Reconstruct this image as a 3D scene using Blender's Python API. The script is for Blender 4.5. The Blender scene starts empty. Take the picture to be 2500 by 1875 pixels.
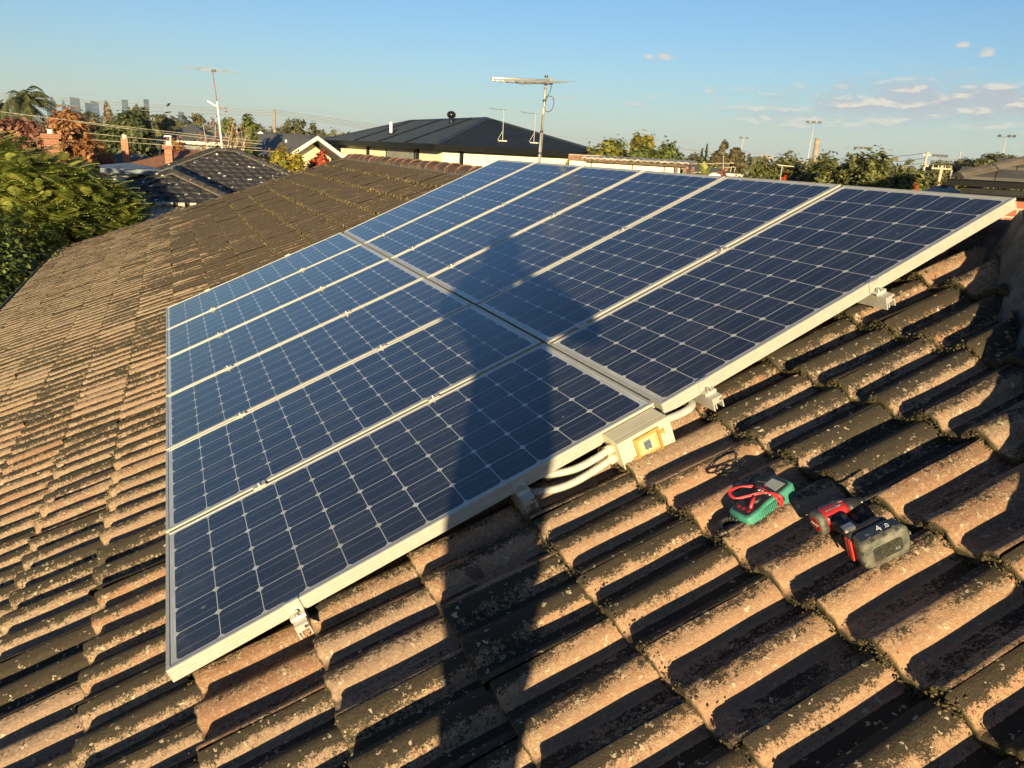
import bpy, math, random
import numpy as np
from mathutils import Vector, Matrix
random.seed(7); RNG = np.random.default_rng(7)
S = bpy.context.scene
COL = S.collection
rad = math.radians
# ------------------------------------------------------------------ camera, light, sky
CAM = Vector((0.0929, -1.9543, 5.1))
RIGHT = Vector((0.91921944, -0.39038401, 0.05134139))
DOWN = Vector((-0.06544244, -0.28005308, -0.9577513))
FWD = Vector((0.38826911, 0.87702371, -0.28297792))
F_PX = 1900.33
cd = bpy.data.cameras.new('camera'); cam = bpy.data.objects.new('camera', cd); COL.objects.link(cam)
cd.sensor_width = 36; cd.sensor_fit = 'HORIZONTAL'; cd.lens = F_PX / 2500 * 36
cd.clip_start = 0.02; cd.clip_end = 20000
m3 = Matrix((RIGHT, -DOWN, -FWD)).transposed()
cam.matrix_world = Matrix.Translation(CAM) @ m3.to_4x4()
S.camera = cam
SUN_AZ, SUN_EL = 202.5, 7.6          # bearing of the sun clockwise from +Y, height above the horizon
sd = bpy.data.lights.new('sun', 'SUN'); sun = bpy.data.objects.new('sun', sd); COL.objects.link(sun)
sd.energy = 5.0; sd.angle = rad(0.6); sd.color = (1.0, 0.81, 0.46)
ray = Vector((-math.sin(rad(SUN_AZ)) * math.cos(rad(SUN_EL)), -math.cos(rad(SUN_AZ)) * math.cos(rad(SUN_EL)), -math.sin(rad(SUN_EL))))
sun.rotation_euler = ray.to_track_quat('-Z', 'Y').to_euler(); sun.location = (-20, -50, 20)
S.view_settings.view_transform = 'Standard'; S.view_settings.look = 'None'
S.view_settings.exposure = 1.4; S.view_settings.gamma = 1
S.cycles.max_bounces = 6; S.cycles.volume_bounces = 0; S.cycles.transparent_max_bounces = 8

class NT:
    """tiny node helper"""
    def __init__(s, tree): s.t = tree; s.t.nodes.clear()
    def n(s, typ, **kw):
        nd = s.t.nodes.new(typ)
        for k, v in kw.items():
            if k.startswith('i_'):
                key = k[2:]; key = int(key) if key.isdigit() else key
                s.put(nd.inputs[key], v)
            else: setattr(nd, k, v)
        return nd
    def put(s, sock, v):
        if hasattr(v, 'outputs'): v = v.outputs[0]
        if hasattr(v, 'is_output'): s.t.links.new(v, sock)
        else:
            if sock.type == 'RGBA' and len(v) == 3: v = (*v, 1)
            sock.default_value = v
    def m(s, op, a, b=0.0, c=0.0, clamp=False):
        nd = s.t.nodes.new('ShaderNodeMath'); nd.operation = op; nd.use_clamp = clamp
        s.put(nd.inputs[0], a); s.put(nd.inputs[1], b); s.put(nd.inputs[2], c); return nd.outputs[0]
    def mix(s, f, a, b, mode='MIX'):
        nd = s.t.nodes.new('ShaderNodeMixRGB'); nd.blend_type = mode
        s.put(nd.inputs[0], f); s.put(nd.inputs[1], a); s.put(nd.inputs[2], b); return nd.outputs[0]
    def ramp(s, v, lo, hi, smooth=True):
        nd = s.t.nodes.new('ShaderNodeMapRange'); nd.interpolation_type = 'SMOOTHSTEP' if smooth else 'LINEAR'
        s.put(nd.inputs[0], v); nd.inputs[1].default_value = lo; nd.inputs[2].default_value = hi; return nd.outputs[0]
    def noise(s, vec, scale, detail=4, rough=.55, dist=0):
        nd = s.t.nodes.new('ShaderNodeTexNoise')
        if vec is not None: s.put(nd.inputs['Vector'], vec)
        nd.inputs['Scale'].default_value = scale; nd.inputs['Detail'].default_value = detail
        nd.inputs['Roughness'].default_value = rough; nd.inputs['Distortion'].default_value = dist
        return nd.outputs[0]
    def vec(s, x, y, z=0.0):
        nd = s.t.nodes.new('ShaderNodeCombineXYZ'); s.put(nd.inputs[0], x); s.put(nd.inputs[1], y); s.put(nd.inputs[2], z); return nd.outputs[0]
    def sep(s, v):
        nd = s.t.nodes.new('ShaderNodeSeparateXYZ'); s.put(nd.inputs[0], v); return nd.outputs

W = bpy.data.worlds.new('World'); S.world = W; W.use_nodes = True
w = NT(W.node_tree)
sky = w.n('ShaderNodeTexSky'); sky.sky_type = 'NISHITA'; sky.sun_disc = False
sky.sun_elevation = rad(SUN_EL); sky.sun_rotation = rad(SUN_AZ); sky.altitude = 50
sky.air_density = 1.0; sky.dust_density = 0.35; sky.ozone_density = 3.0
tc = w.n('ShaderNodeTexCoord'); dx, dy, dz = w.sep(tc.outputs['Generated'])
az = w.m('ARCTAN2', dx, dy); el = w.m('ARCSINE', dz)
def gauss(a0, e0, wa, we):
    a = w.m('DIVIDE', w.m('SUBTRACT', az, rad(a0)), rad(wa)); e = w.m('DIVIDE', w.m('SUBTRACT', el, rad(e0)), rad(we))
    return w.m('EXPONENT', w.m('MULTIPLY', w.m('ADD', w.m('MULTIPLY', a, a), w.m('MULTIPLY', e, e)), -1.0))
cv = w.vec(w.m('MULTIPLY', az, 11.0), w.m('MULTIPLY', el, 46.0), 0.0)
cv2 = w.vec(w.m('MULTIPLY', az, 11.0), w.m('MULTIPLY', w.m('ADD', el, 0.006), 46.0), 0.0)
na = w.noise(cv, 1.9, 7, .62, .3); nb = w.noise(cv2, 1.9, 7, .62, .3)
fine = w.noise(w.vec(w.m('MULTIPLY', az, 60.0), w.m('MULTIPLY', el, 120.0), 3.0), 1.2, 5, .6)
bank = w.m('ADD', gauss(49.5, 4.55, 9.0, 1.75), w.m('MULTIPLY', gauss(57.5, 4.2, 6.0, 1.2), .8))
bank = w.m('ADD', bank, w.m('MULTIPLY', gauss(41.0, 3.4, 7.0, 1.2), .55))
dens = w.ramp(w.m('ADD', w.m('MULTIPLY', bank, .58), w.m('ADD', w.m('MULTIPLY', w.m('SUBTRACT', na, .5), 1.35), w.m('MULTIPLY', w.m('SUBTRACT', fine, .5), .30))), .16, .80)
puff = None
for a0, e0, wa, we in ((33.0, 6.75, .75, .34), (32.0, 6.7, .5, .25), (36.2, 4.75, .62, .28), (36.9, 4.35, .3, .18), (31.3, 3.7, 1.3, .16), (26.3, 3.9, 1.1, .16), (50.9, 7.65, .55, .3), (52.2, 7.15, .6, .35)):
    g = gauss(a0, e0, wa, we); puff = g if puff is None else w.m('MAXIMUM', puff, g)
pd = w.ramp(w.m('ADD', puff, w.m('MULTIPLY', w.m('SUBTRACT', fine, .5), 1.5)), .30, 1.05)
cl = w.m('MAXIMUM', w.m('MULTIPLY', dens, .92), w.m('MULTIPLY', pd, .8))
lit = w.ramp(w.m('ADD', w.m('MULTIPLY', w.m('SUBTRACT', na, nb), 5.0), w.m('MULTIPLY', w.m('SUBTRACT', fine, .5), 1.0)), .05, .75)
lit = w.m('MAXIMUM', lit, w.m('MULTIPLY', pd, .8))
SKY_K = 0.066
HAZE = 0.00009
ccol = w.mix(lit, (2.70, 2.92, 3.25), (4.7, 4.25, 3.65))
tint = w.mix(1.0, sky.outputs[0], (.79, .895, 1.03), 'MULTIPLY')
hz_f = w.m('MULTIPLY', w.m('EXPONENT', w.m('MULTIPLY', w.m('MAXIMUM', el, 0.0), -1 / rad(2.9))), .92)
tint = w.mix(w.ramp(el, .25, 1.0), tint, (.62, .62, .66), 'MULTIPLY')
skc = w.mix(cl, w.mix(hz_f, tint, (2.95, 3.05, 2.85)), ccol)
bg = w.n('ShaderNodeBackground', i_Color=skc, i_Strength=SKY_K)
wo = w.n('ShaderNodeOutputWorld', i_Surface=bg)

# ------------------------------------------------------------------ helpers
def at(px, py, d):
    """world point on the bearing of photo column/row (2500 px wide) at horizontal distance d"""
    v = RIGHT * ((px - 1250) / F_PX) + DOWN * ((py - 937.5) / F_PX) + FWD
    return CAM + v * (d / math.hypot(v.x, v.y))
def hor(px): return 309 + 0.0536 * px
def grd(px, d):
    p = at(px, hor(px), d); return Vector((p.x, p.y, 0.0))
def bear(px):
    p = at(px, hor(px), 100) - CAM; return math.atan2(p.x, p.y)

MATS = {}
def mat(name, col, rough=.7, var=.25, scale=6.0, metal=0.0, bump=0.0, bscale=60.0, col2=None, spec=.5):
    if name in MATS: return MATS[name]
    M = bpy.data.materials.new(name); M.use_nodes = True; k = NT(M.node_tree)
    co = k.n('ShaderNodeTexCoord').outputs['Object']
    nz = k.noise(co, scale, 5, .6)
    c2 = col2 or tuple(c * (1 - var) for c in col)
    c1 = col if col2 else tuple(min(1, c * (1 + var)) for c in col)
    c = k.mix(k.ramp(nz, .35, .65), c1, c2)
    b = k.n('ShaderNodeBsdfPrincipled', i_Metallic=metal)
    k.put(b.inputs['Base Color'], c)
    k.put(b.inputs['Roughness'], k.m('ADD', k.m('MULTIPLY', nz, .2), rough - .1, clamp=True))
    b.inputs['Specular IOR Level'].default_value = spec
    if bump:
        bn = k.n('ShaderNodeBump', i_Strength=bump, i_Distance=.01, i_Height=k.noise(co, bscale, 4, .6)); k.put(b.inputs['Normal'], bn)
    k.n('ShaderNodeOutputMaterial', i_Surface=b)
    MATS[name] = M; return M

XF = {}
def tag(o, label, cat, group=None, kind=None):
    if label: o['label'] = label
    if cat: o['category'] = cat
    if group: o['group'] = group
    if kind: o['kind'] = kind
    return o
def thing(name, label, cat, M=None, group=None):
    o = bpy.data.objects.new(name, None); COL.objects.link(o); o.empty_display_size = .1
    M = M if M is not None else Matrix.Identity(4)
    if isinstance(M, Vector): M = Matrix.Translation(M)
    o.matrix_world = M; XF[o.name] = M.copy()
    return tag(o, label, cat, group)
def frame_at(px, d, turn=0.0, z=0.0):
    """matrix at ground point: local x to the right, local y away from the camera"""
    return Matrix.Translation(grd(px, d) + Vector((0, 0, z))) @ Matrix.Rotation(-bear(px) + turn, 4, 'Z')

def link(name, me, m, parent=None, smooth=False):
    o = bpy.data.objects.new(name, me); COL.objects.link(o)
    if m is not None: me.materials.append(m)
    if parent: o.parent = parent
    if smooth:
        me.polygons.foreach_set('use_smooth', [True] * len(me.polygons))
    return o
def npmesh(name, V, Q, m, parent=None, smooth=False, vattr=None, fattr=None):
    """mesh from an array of vertices and an array of quads, in the parent's local frame"""
    me = bpy.data.meshes.new(name); V = np.asarray(V, np.float32); Q = np.asarray(Q, np.int32)
    k = Q.shape[1]
    me.vertices.add(len(V)); me.vertices.foreach_set('co', V.ravel())
    me.loops.add(Q.size); me.loops.foreach_set('vertex_index', Q.ravel())
    me.polygons.add(len(Q)); me.polygons.foreach_set('loop_start', np.arange(len(Q), dtype=np.int32) * k)
    me.update(calc_edges=True)
    for nm, a in (vattr or {}).items():
        a = np.asarray(a, np.float32)
        if a.ndim == 1: me.attributes.new(nm, 'FLOAT', 'POINT').data.foreach_set('value', a)
        else: me.attributes.new(nm, 'FLOAT_VECTOR', 'POINT').data.foreach_set('vector', a.ravel())
    for nm, a in (fattr or {}).items():
        me.attributes.new(nm, 'FLOAT', 'FACE').data.foreach_set('value', np.asarray(a, np.float32))
    return link(name, me, m, parent, smooth)

class MB:
    """collects simple solids and links them as ONE mesh"""
    def __init__(s): s.v = []; s.f = []
    def add(s, vs, fs):
        b = len(s.v); s.v += [tuple(v) for v in vs]; s.f += [tuple(i + b for i in f) for f in fs]; return s
    def box(s, lo, hi, M=None):
        x0, y0, z0 = lo; x1, y1, z1 = hi
        vs = [Vector(p) for p in ((x0,y0,z0),(x1,y0,z0),(x1,y1,z0),(x0,y1,z0),(x0,y0,z1),(x1,y0,z1),(x1,y1,z1),(x0,y1,z1))]
        if M is not None: vs = [M @ v for v in vs]
        return s.add(vs, [(0,3,2,1),(4,5,6,7),(0,1,5,4),(1,2,6,5),(2,3,7,6),(3,0,4,7)])
    def cyl(s, a, b, r, r2=None, n=10, cap=True):
        a = Vector(a); b = Vector(b); r2 = r if r2 is None else r2
        q = (b - a).to_track_quat('Z', 'Y'); vs = []
        for i in range(n):
            t = 2 * math.pi * i / n; p = Vector((math.cos(t), math.sin(t), 0))
            vs += [a + q @ (p * r), b + q @ (p * r2)]
        fs = [(2*i, 2*((i+1) % n), 2*((i+1) % n)+1, 2*i+1) for i in range(n)]
        if cap: fs += [tuple(2*i for i in reversed(range(n))), tuple(2*i+1 for i in range(n))]
        return s.add(vs, fs)
    def tube(s, pts, r, n=8, rfun=None):
        pts = [Vector(p) for p in pts]; vs = []; fs = []; up = None
        for i, p in enumerate(pts):
            t = (pts[min(i+1, len(pts)-1)] - pts[max(i-1, 0)]).normalized()
            if up is None: up = t.orthogonal().normalized()
            up = (up - t * up.dot(t)).normalized(); sd_ = t.cross(up)
            rr = rfun(i) if rfun else r
            for j in range(n):
                a = 2 * math.pi * j / n; vs.append(p + (up * math.cos(a) + sd_ * math.sin(a)) * rr)
        for i in range(len(pts) - 1):
            for j in range(n): fs.append((i*n+j, i*n+(j+1) % n, (i+1)*n+(j+1) % n, (i+1)*n+j))
        fs += [tuple(reversed(range(n))), tuple((len(pts)-1)*n + j for j in range(n))]
        return s.add(vs, fs)
    def prism(s, poly, lo, hi, axis='z', M=None):
        """extrude a 2-D outline along an axis"""
        n = len(poly); vs = []
        for h in (lo, hi):
            for a, b in poly: vs.append({'z': (a, b, h), 'y': (a, h, b), 'x': (h, a, b)}[axis])
        vs = [Vector(v) for v in vs]
        if M is not None: vs = [M @ v for v in vs]
        return s.add(vs, [tuple(range(n)), tuple(reversed(range(n, 2*n)))] + [(i, n+i, n+(i+1) % n, (i+1) % n) for i in range(n)])
    def ball(s, c, r, nu=12, nv=8):
        r = (r, r, r) if not hasattr(r, '__len__') else r; c = Vector(c); vs = []; fs = []
        for i in range(nv + 1):
            t = math.pi * i / nv
            for j in range(nu):
                p = 2 * math.pi * j / nu
                vs.append(c + Vector((r[0]*math.sin(t)*math.cos(p), r[1]*math.sin(t)*math.sin(p), r[2]*math.cos(t))))
        for i in range(nv):
            for j in range(nu): fs.append((i*nu+j, (i+1)*nu+j, (i+1)*nu+(j+1) % nu, i*nu+(j+1) % nu))
        return s.add(vs, fs)
    def build(s, name, m, parent=None, smooth=False, bevel=0.0, seg=2):
        me = bpy.data.meshes.new(name); me.from_pydata(s.v, [], s.f)
        import bmesh
        bm = bmesh.new(); bm.from_mesh(me); bmesh.ops.recalc_face_normals(bm, faces=bm.faces)
        bm.to_mesh(me); bm.free(); me.update()
        o = link(name, me, m, parent, smooth)
        if bevel:
            bv = o.modifiers.new('bevel', 'BEVEL'); bv.width = bevel; bv.segments = seg; bv.limit_method = 'ANGLE'; bv.angle_limit = rad(40)
        return o

# ------------------------------------------------------------------ roof frame
TH = rad(23.7); SN, CS = math.sin(TH), math.cos(TH)
Z0 = 3.7391
def roof_frame(origin, U, Vv):
    U = Vector(U); Vv = Vector(Vv); N = U.cross(Vv)
    return Matrix.Translation(origin) @ Matrix((U, Vv, N)).transposed().to_4x4()
RF = roof_frame(Vector((0, 0, Z0)), (CS, 0, SN), (0, 1, 0))      # u up the slope, v along the courses, n out of the roof
def R(u, v, n=0.0): return RF @ Vector((u, v, n))
KH = 3.09; KF = 14.82; XR = 2.98                                             # near and far hip offsets in plan

# ================================================================== THE HOUSE AND ITS TILED ROOF
def tile_material(name='weathered_tile'):
    M = bpy.data.materials.new(name); M.use_nodes = True; k = NT(M.node_tree)
    ruv = k.n('ShaderNodeAttribute', attribute_name='ruv').outputs['Vector']
    rnd = k.n('ShaderNodeAttribute', attribute_name='rnd').outputs['Vector']
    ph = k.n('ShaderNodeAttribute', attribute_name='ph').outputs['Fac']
    u, v, n = k.sep(ruv); r1, r2, r3 = k.sep(rnd)
    st = k.vec(k.m('MULTIPLY', u, .45), v, k.m('MULTIPLY', r1, 9.0))
    big = k.noise(st, 7.0, 5, .6, .4)
    mid = k.noise(k.vec(k.m('MULTIPLY', u, .7), v, k.m('MULTIPLY', r2, 5.0)), 34.0, 6, .68, .5)
    fin = k.ramp(k.noise(ruv, 105.0, 5, .8), .32, .68)
    gra = k.ramp(k.noise(ruv, 290.0, 3, .75), .32, .68)
    g2 = k.m('ADD', k.m('MULTIPLY', fin, .55), k.m('MULTIPLY', gra, .45))
    far = k.m('MULTIPLY', k.ramp(v, 1.5, 6.5), k.ramp(k.m('ADD', u, k.m('MULTIPLY', k.m('SUBTRACT', big, .5), 1.6)), -.5, .7))
    lt = k.m('MULTIPLY', k.ramp(v, 3.0, 7.5), k.ramp(k.m('ADD', u, k.m('MULTIPLY', k.m('SUBTRACT', big, .5), 1.6)), .5, -.7))
    nr = k.m('MULTIPLY', k.ramp(v, .15, -.55), k.m('MULTIPLY', k.ramp(u, .60, 1.0), k.ramp(u, 2.0, 1.45)))
    clay = k.mix(r2, (.215, .095, .058), (.130, .068, .050))
    clay = k.mix(k.m('MULTIPLY', g2, .7), clay, (.37, .225, .13))
    clay = k.mix(k.m('MULTIPLY', nr, .7), clay, k.mix(g2, (.29, .145, .082), (.45, .275, .165)))
    tan = k.mix(g2, (.14, .102, .070), (.42, .33, .215))
    tan = k.mix(r3, tan, k.mix(g2, (.14, .090, .064), (.39, .272, .190)))
    tan = k.mix(k.m('MULTIPLY', lt, .65), tan, k.mix(g2, (.12, .094, .070), (.31, .245, .175)))
    tanmask = k.ramp(k.m('ADD', k.m('ADD', k.m('MULTIPLY', mid, .9), k.m('MULTIPLY', g2, .5)), k.m('ADD', k.m('MULTIPLY', k.m('MULTIPLY', r3, .40), k.m('SUBTRACT', 1.0, lt)), k.m('MULTIPLY', lt, .8))), .70, .95)
    c = k.mix(k.m('MULTIPLY', tanmask, k.m('SUBTRACT', .9, k.m('MULTIPLY', nr, .45))), clay, tan)
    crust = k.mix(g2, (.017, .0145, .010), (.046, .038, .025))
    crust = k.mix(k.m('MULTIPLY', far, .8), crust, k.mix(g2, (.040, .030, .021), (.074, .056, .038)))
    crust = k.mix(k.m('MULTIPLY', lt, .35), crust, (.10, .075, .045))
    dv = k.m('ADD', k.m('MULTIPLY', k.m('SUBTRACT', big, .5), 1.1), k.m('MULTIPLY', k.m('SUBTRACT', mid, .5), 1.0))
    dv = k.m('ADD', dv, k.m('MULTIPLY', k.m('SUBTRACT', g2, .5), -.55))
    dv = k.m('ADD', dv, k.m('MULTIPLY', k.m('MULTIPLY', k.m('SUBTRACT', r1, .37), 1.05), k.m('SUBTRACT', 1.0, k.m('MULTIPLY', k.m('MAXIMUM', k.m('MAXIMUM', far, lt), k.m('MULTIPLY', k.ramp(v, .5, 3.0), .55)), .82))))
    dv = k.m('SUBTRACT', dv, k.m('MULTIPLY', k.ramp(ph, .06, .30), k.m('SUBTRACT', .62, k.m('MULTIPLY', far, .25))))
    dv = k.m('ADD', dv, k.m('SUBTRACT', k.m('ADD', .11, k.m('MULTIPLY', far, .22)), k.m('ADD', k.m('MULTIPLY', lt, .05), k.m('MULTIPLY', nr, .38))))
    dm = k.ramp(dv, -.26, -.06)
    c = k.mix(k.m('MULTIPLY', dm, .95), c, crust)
    vo = k.n('ShaderNodeTexVoronoi', feature='F1'); k.put(vo.inputs['Vector'], k.n('ShaderNodeVectorMath', operation='ADD', i_0=ruv, i_1=k.n('ShaderNodeVectorMath', operation='SCALE', i_0=k.n('ShaderNodeTexNoise', i_Vector=ruv, i_Scale=90.0, i_Detail=3.0).outputs['Color'], i_Scale=.03)))
    vo.inputs['Scale'].default_value = 62.0
    vs = k.sep(vo.outputs['Color'])
    spot = k.m('MULTIPLY', k.m('LESS_THAN', k.m('ADD', vo.outputs['Distance'], k.m('MULTIPLY', g2, .16)), k.m('MULTIPLY', vs[1], .48)), k.m('GREATER_THAN', k.m('ADD', vs[0], k.m('MULTIPLY', k.m('SUBTRACT', mid, .5), 1.6)), .52))
    c = k.mix(k.m('MULTIPLY', spot, k.m('SUBTRACT', .85, k.m('MULTIPLY', k.m('MAXIMUM', far, lt), .55))), c, k.mix(vs[2], (.56, .45, .32), (.30, .23, .15)))
    st_ = k.n('ShaderNodeTexVoronoi', feature='F1'); k.put(st_.inputs['Vector'], k.vec(k.m('ADD', k.m('MULTIPLY', u, .7), k.m('MULTIPLY', mid, .10)), k.m('ADD', v, k.m('MULTIPLY', fin, .018)), 0.0)); st_.inputs['Scale'].default_value = 9.0
    ss = k.sep(st_.outputs['Color'])
    stain = k.m('MULTIPLY', k.m('LESS_THAN', st_.outputs['Distance'], k.m('MULTIPLY', ss[1], .20)), k.m('GREATER_THAN', ss[0], .62))
    c = k.mix(k.m('MULTIPLY', stain, k.m('ADD', .45, k.m('MULTIPLY', g2, .4))), c, k.mix(ss[2], (.030, .022, .014), (.075, .040, .024)))
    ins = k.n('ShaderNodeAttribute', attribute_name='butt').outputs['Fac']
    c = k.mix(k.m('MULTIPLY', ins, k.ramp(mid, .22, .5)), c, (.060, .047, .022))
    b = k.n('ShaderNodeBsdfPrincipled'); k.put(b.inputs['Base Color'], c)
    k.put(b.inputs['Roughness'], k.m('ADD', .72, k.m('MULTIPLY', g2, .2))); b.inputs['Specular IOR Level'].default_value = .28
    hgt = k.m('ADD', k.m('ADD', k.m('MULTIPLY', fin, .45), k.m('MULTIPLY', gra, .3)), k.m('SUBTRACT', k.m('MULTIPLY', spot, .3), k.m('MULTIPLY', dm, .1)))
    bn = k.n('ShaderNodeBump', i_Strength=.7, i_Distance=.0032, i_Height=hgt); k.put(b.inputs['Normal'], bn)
    k.n('ShaderNodeOutputMaterial', i_Surface=b); return M
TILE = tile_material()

TW, TG, TL = 0.313, 0.3405, 0.405
def tile_slope(name, parent, frame, u_first, n_course, v_lo, v_hi, seam0, clip, fine=True, seed=1, bond=0):
    """lapped double-roll tiles; every tile is its own little shell, cut back where clip(u, v) says so"""
    rg = np.random.default_rng(seed)
    half = TW / 2
    if fine:
        s = np.array([0, .008, .016, .024, .031, .038, .044, .049, .0525, .064, .078])
    else: s = np.array([0, .020, .038, .053, .078])
    t1 = np.concatenate([s, half - s[::-1][1:]]); t = np.concatenate([t1, half + t1[1:]])
    g = .0014; t = np.clip(t, g, TW - g)
    d = np.abs((t + half / 2) % half - half / 2)                                   # distance from the nearest crest
    x = np.clip(d / .0525, 0, 1); prof = .041 * (1 - x ** 2.3) ** .8
    x2 = np.clip(d / .02, 0, 1); prof -= .0022 * (x2 ** 2) * (d < .03)
    edge = np.where(t < .008, -.0028 * (1 - t / .008), 0)                           # the under-lapped edge sits a little low
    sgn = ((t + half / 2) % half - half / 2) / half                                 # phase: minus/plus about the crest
    rows = [(.012, -.031), (.001, -.025), (0, -.015), (.0006, -.005), (.006, 0), (.06, 0), (.14, 0), (.22, 0), (.30, 0), (.36, 0), (TL, 0)] if fine else [(.006, -.022), (0, -.012), (.004, 0), (.2, 0), (TL, 0)]
    A = np.array([r[0] for r in rows]); D = np.array([r[1] for r in rows])
    nr, nt = len(rows), len(t); Vs = []; RU = []; RN = []; PH = []; BT = []; Fs = []; base = 0
    ii, jj = np.meshgrid(np.arange(nr - 1), np.arange(nt - 1), indexing='ij')
    q = np.stack([ii * nt + jj, ii * nt + jj + 1, (ii + 1) * nt + jj + 1, (ii + 1) * nt + jj], -1).reshape(-1, 4)[:, ::-1]
    for i in range(n_course):
        u0 = u_first + i * TG
        off = seam0 + ((i + bond) % 2) * half
        j0 = int(math.floor((v_lo - off) / TW)); j1 = int(math.ceil((v_hi - off) / TW))
        for j in range(j0, j1):
            vs0 = off + j * TW
            if clip(u0, vs0 + half) < u0 + .01 and clip(u0, vs0) < u0 + .01 and clip(u0, vs0 + TW) < u0 + .01: continue
            r = rg.random(3); du = rg.normal(0, .0048); dn = rg.normal(0, .0028); tl = rg.normal(0, .010); rt = rg.normal(0, .008)
            U = u0 + du + A[:, None] + rt * (t[None, :] - half)
            wob = .0016 * np.sin(t * 95 + r[0] * 20) + .0013 * np.sin(t * 233 + r[1] * 30) + rg.normal(0, .0012 if fine else 0, nt)
            if fine and r[1] > .72: wob = wob + (.004 + .012 * r[2] ** 3) * np.exp(-((t - r[0] * TW) / (.006 + .010 * r[2])) ** 2)
            U = U + np.where(np.arange(nr)[:, None] < 5, wob[None, :], 0)
            V = vs0 + t[None, :] + 0 * U
            N = -.153 + dn + prof[None, :] + edge[None, :] + (.030 + tl * .3) * (1 - A[:, None] / TG) + D[:, None] + .0012 * np.sin(A[:, None] * 21 + r[2] * 9 + t[None, :] * 13)
            lim = clip(U, V); cut = U > lim; U = np.where(cut, lim, U)
            if cut.all(): continue
            Vs.append(np.stack([U, V, N], -1).reshape(-1, 3)); RN.append(np.tile(r, (nr * nt, 1)))
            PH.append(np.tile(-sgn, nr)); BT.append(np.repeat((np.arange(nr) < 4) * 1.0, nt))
            Fs.append(q + base); base += nr * nt
    V = np.concatenate(Vs); F = np.concatenate(Fs)
    Mx = np.array(XF_HOUSE_INV @ frame); Vw = V @ Mx[:3, :3].T + Mx[:3, 3]
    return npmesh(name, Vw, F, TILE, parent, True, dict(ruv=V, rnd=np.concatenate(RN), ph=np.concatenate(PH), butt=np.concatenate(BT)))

house = thing('tiled_house', 'house in the foreground whose weathered terracotta tiled roof carries the solar panels', 'house', Vector((2.98, 6.1, 0)))
XF_HOUSE_INV = XF[house.name].inverted()
def hw(p): return XF_HOUSE_INV @ Vector(p)
UR = 3.225
def clip_main(u, v):
    return np.minimum(np.minimum((v + KH - .235) / CS - .05, (KF - v - .15) / CS - .05), UR)
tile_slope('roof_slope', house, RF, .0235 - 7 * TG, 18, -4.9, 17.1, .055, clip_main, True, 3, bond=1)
F_NEAR = roof_frame(Vector((0, -KH, Z0)), (0, CS, SN), (-1, 0, 0))
def clip_end(u, v): return np.minimum(np.minimum((-v - .09) / CS - .05 + 0 * u, (v + 2 * XR - .09) / CS - .05), UR)
def clip_near(u, v):
    x = -v; return np.minimum(np.minimum((x - .09) / CS - .05 + 0 * u, (2 * XR - x - .09) / CS - .05), UR)
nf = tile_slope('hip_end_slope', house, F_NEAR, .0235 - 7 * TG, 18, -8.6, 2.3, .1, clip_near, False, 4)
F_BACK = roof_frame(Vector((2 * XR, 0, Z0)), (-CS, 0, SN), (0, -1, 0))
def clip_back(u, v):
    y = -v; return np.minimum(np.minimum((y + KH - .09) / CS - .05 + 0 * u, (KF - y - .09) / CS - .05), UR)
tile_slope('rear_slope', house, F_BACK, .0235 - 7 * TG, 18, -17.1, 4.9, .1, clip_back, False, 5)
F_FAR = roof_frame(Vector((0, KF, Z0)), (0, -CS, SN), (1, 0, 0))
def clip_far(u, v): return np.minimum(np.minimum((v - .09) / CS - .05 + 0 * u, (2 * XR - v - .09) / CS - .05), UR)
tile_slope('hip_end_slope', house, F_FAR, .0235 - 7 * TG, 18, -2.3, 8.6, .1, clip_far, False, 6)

# dark sarking under the tiles, walls, fascia, gutter
def plane_n(n=-.165):
    """the four eave corners and two ridge ends of the roof solid at a given depth under the panel plane"""
    ue = -2.30
    xe, ze = R(ue, 0, n).x, R(ue, 0, n).z; zr = ze + (XR - xe) * math.tan(TH); dd = xe
    c = [(xe, xe - KH, ze), (2 * XR - xe, xe - KH, ze), (2 * XR - xe, KF - xe, ze), (xe, KF - xe, ze)]
    r = [(XR, XR - KH, zr), (XR, KF - XR, zr)]
    return c, r
cc, rr = plane_n(-.168)
b = MB(); b.add([hw(p) for p in cc + rr], [(0, 4, 5, 3), (0, 1, 4), (1, 2, 5, 4), (2, 3, 5), (0, 3, 2, 1)])
b.build('sarking', mat('sarking', (.03, .025, .02), .9), house)
ex, ez = cc[0][0], cc[0][2]
BRICK = None
def brick_material(name, c1, c2, mortar, scale=1.0):
    M = bpy.data.materials.new(name); M.use_nodes = True; k = NT(M.node_tree)
    co = k.n('ShaderNodeTexCoord').outputs['Object']; x, y, z = k.sep(co)
    br = k.n('ShaderNodeTexBrick'); k.put(br.inputs['Vector'], k.vec(k.m('ADD', x, y), z, 0.0))
    br.inputs['Color1'].default_value = (*c1, 1); br.inputs['Color2'].default_value = (*c2, 1); br.inputs['Mortar'].default_value = (*mortar, 1)
    br.inputs['Scale'].default_value = 1.0; br.inputs['Mortar Size'].default_value = .010; br.inputs['Brick Width'].default_value = .24 * scale; br.inputs['Row Height'].default_value = .086 * scale
    c = k.mix(k.m('MULTIPLY', k.noise(co, 14.0, 5, .6), .5), br.outputs[0], k.mix(.6, br.outputs[0], (.05, .03, .02)))
    bs = k.n('ShaderNodeBsdfPrincipled'); k.put(bs.inputs['Base Color'], c); bs.inputs['Roughness'].default_value = .85
    bn = k.n('ShaderNodeBump', i_Strength=.5, i_Distance=.006, i_Height=k.m('SUBTRACT', 1.0, br.outputs['Fac'])); k.put(bs.inputs['Normal'], bn)
    k.n('ShaderNodeOutputMaterial', i_Surface=bs); return M
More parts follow.
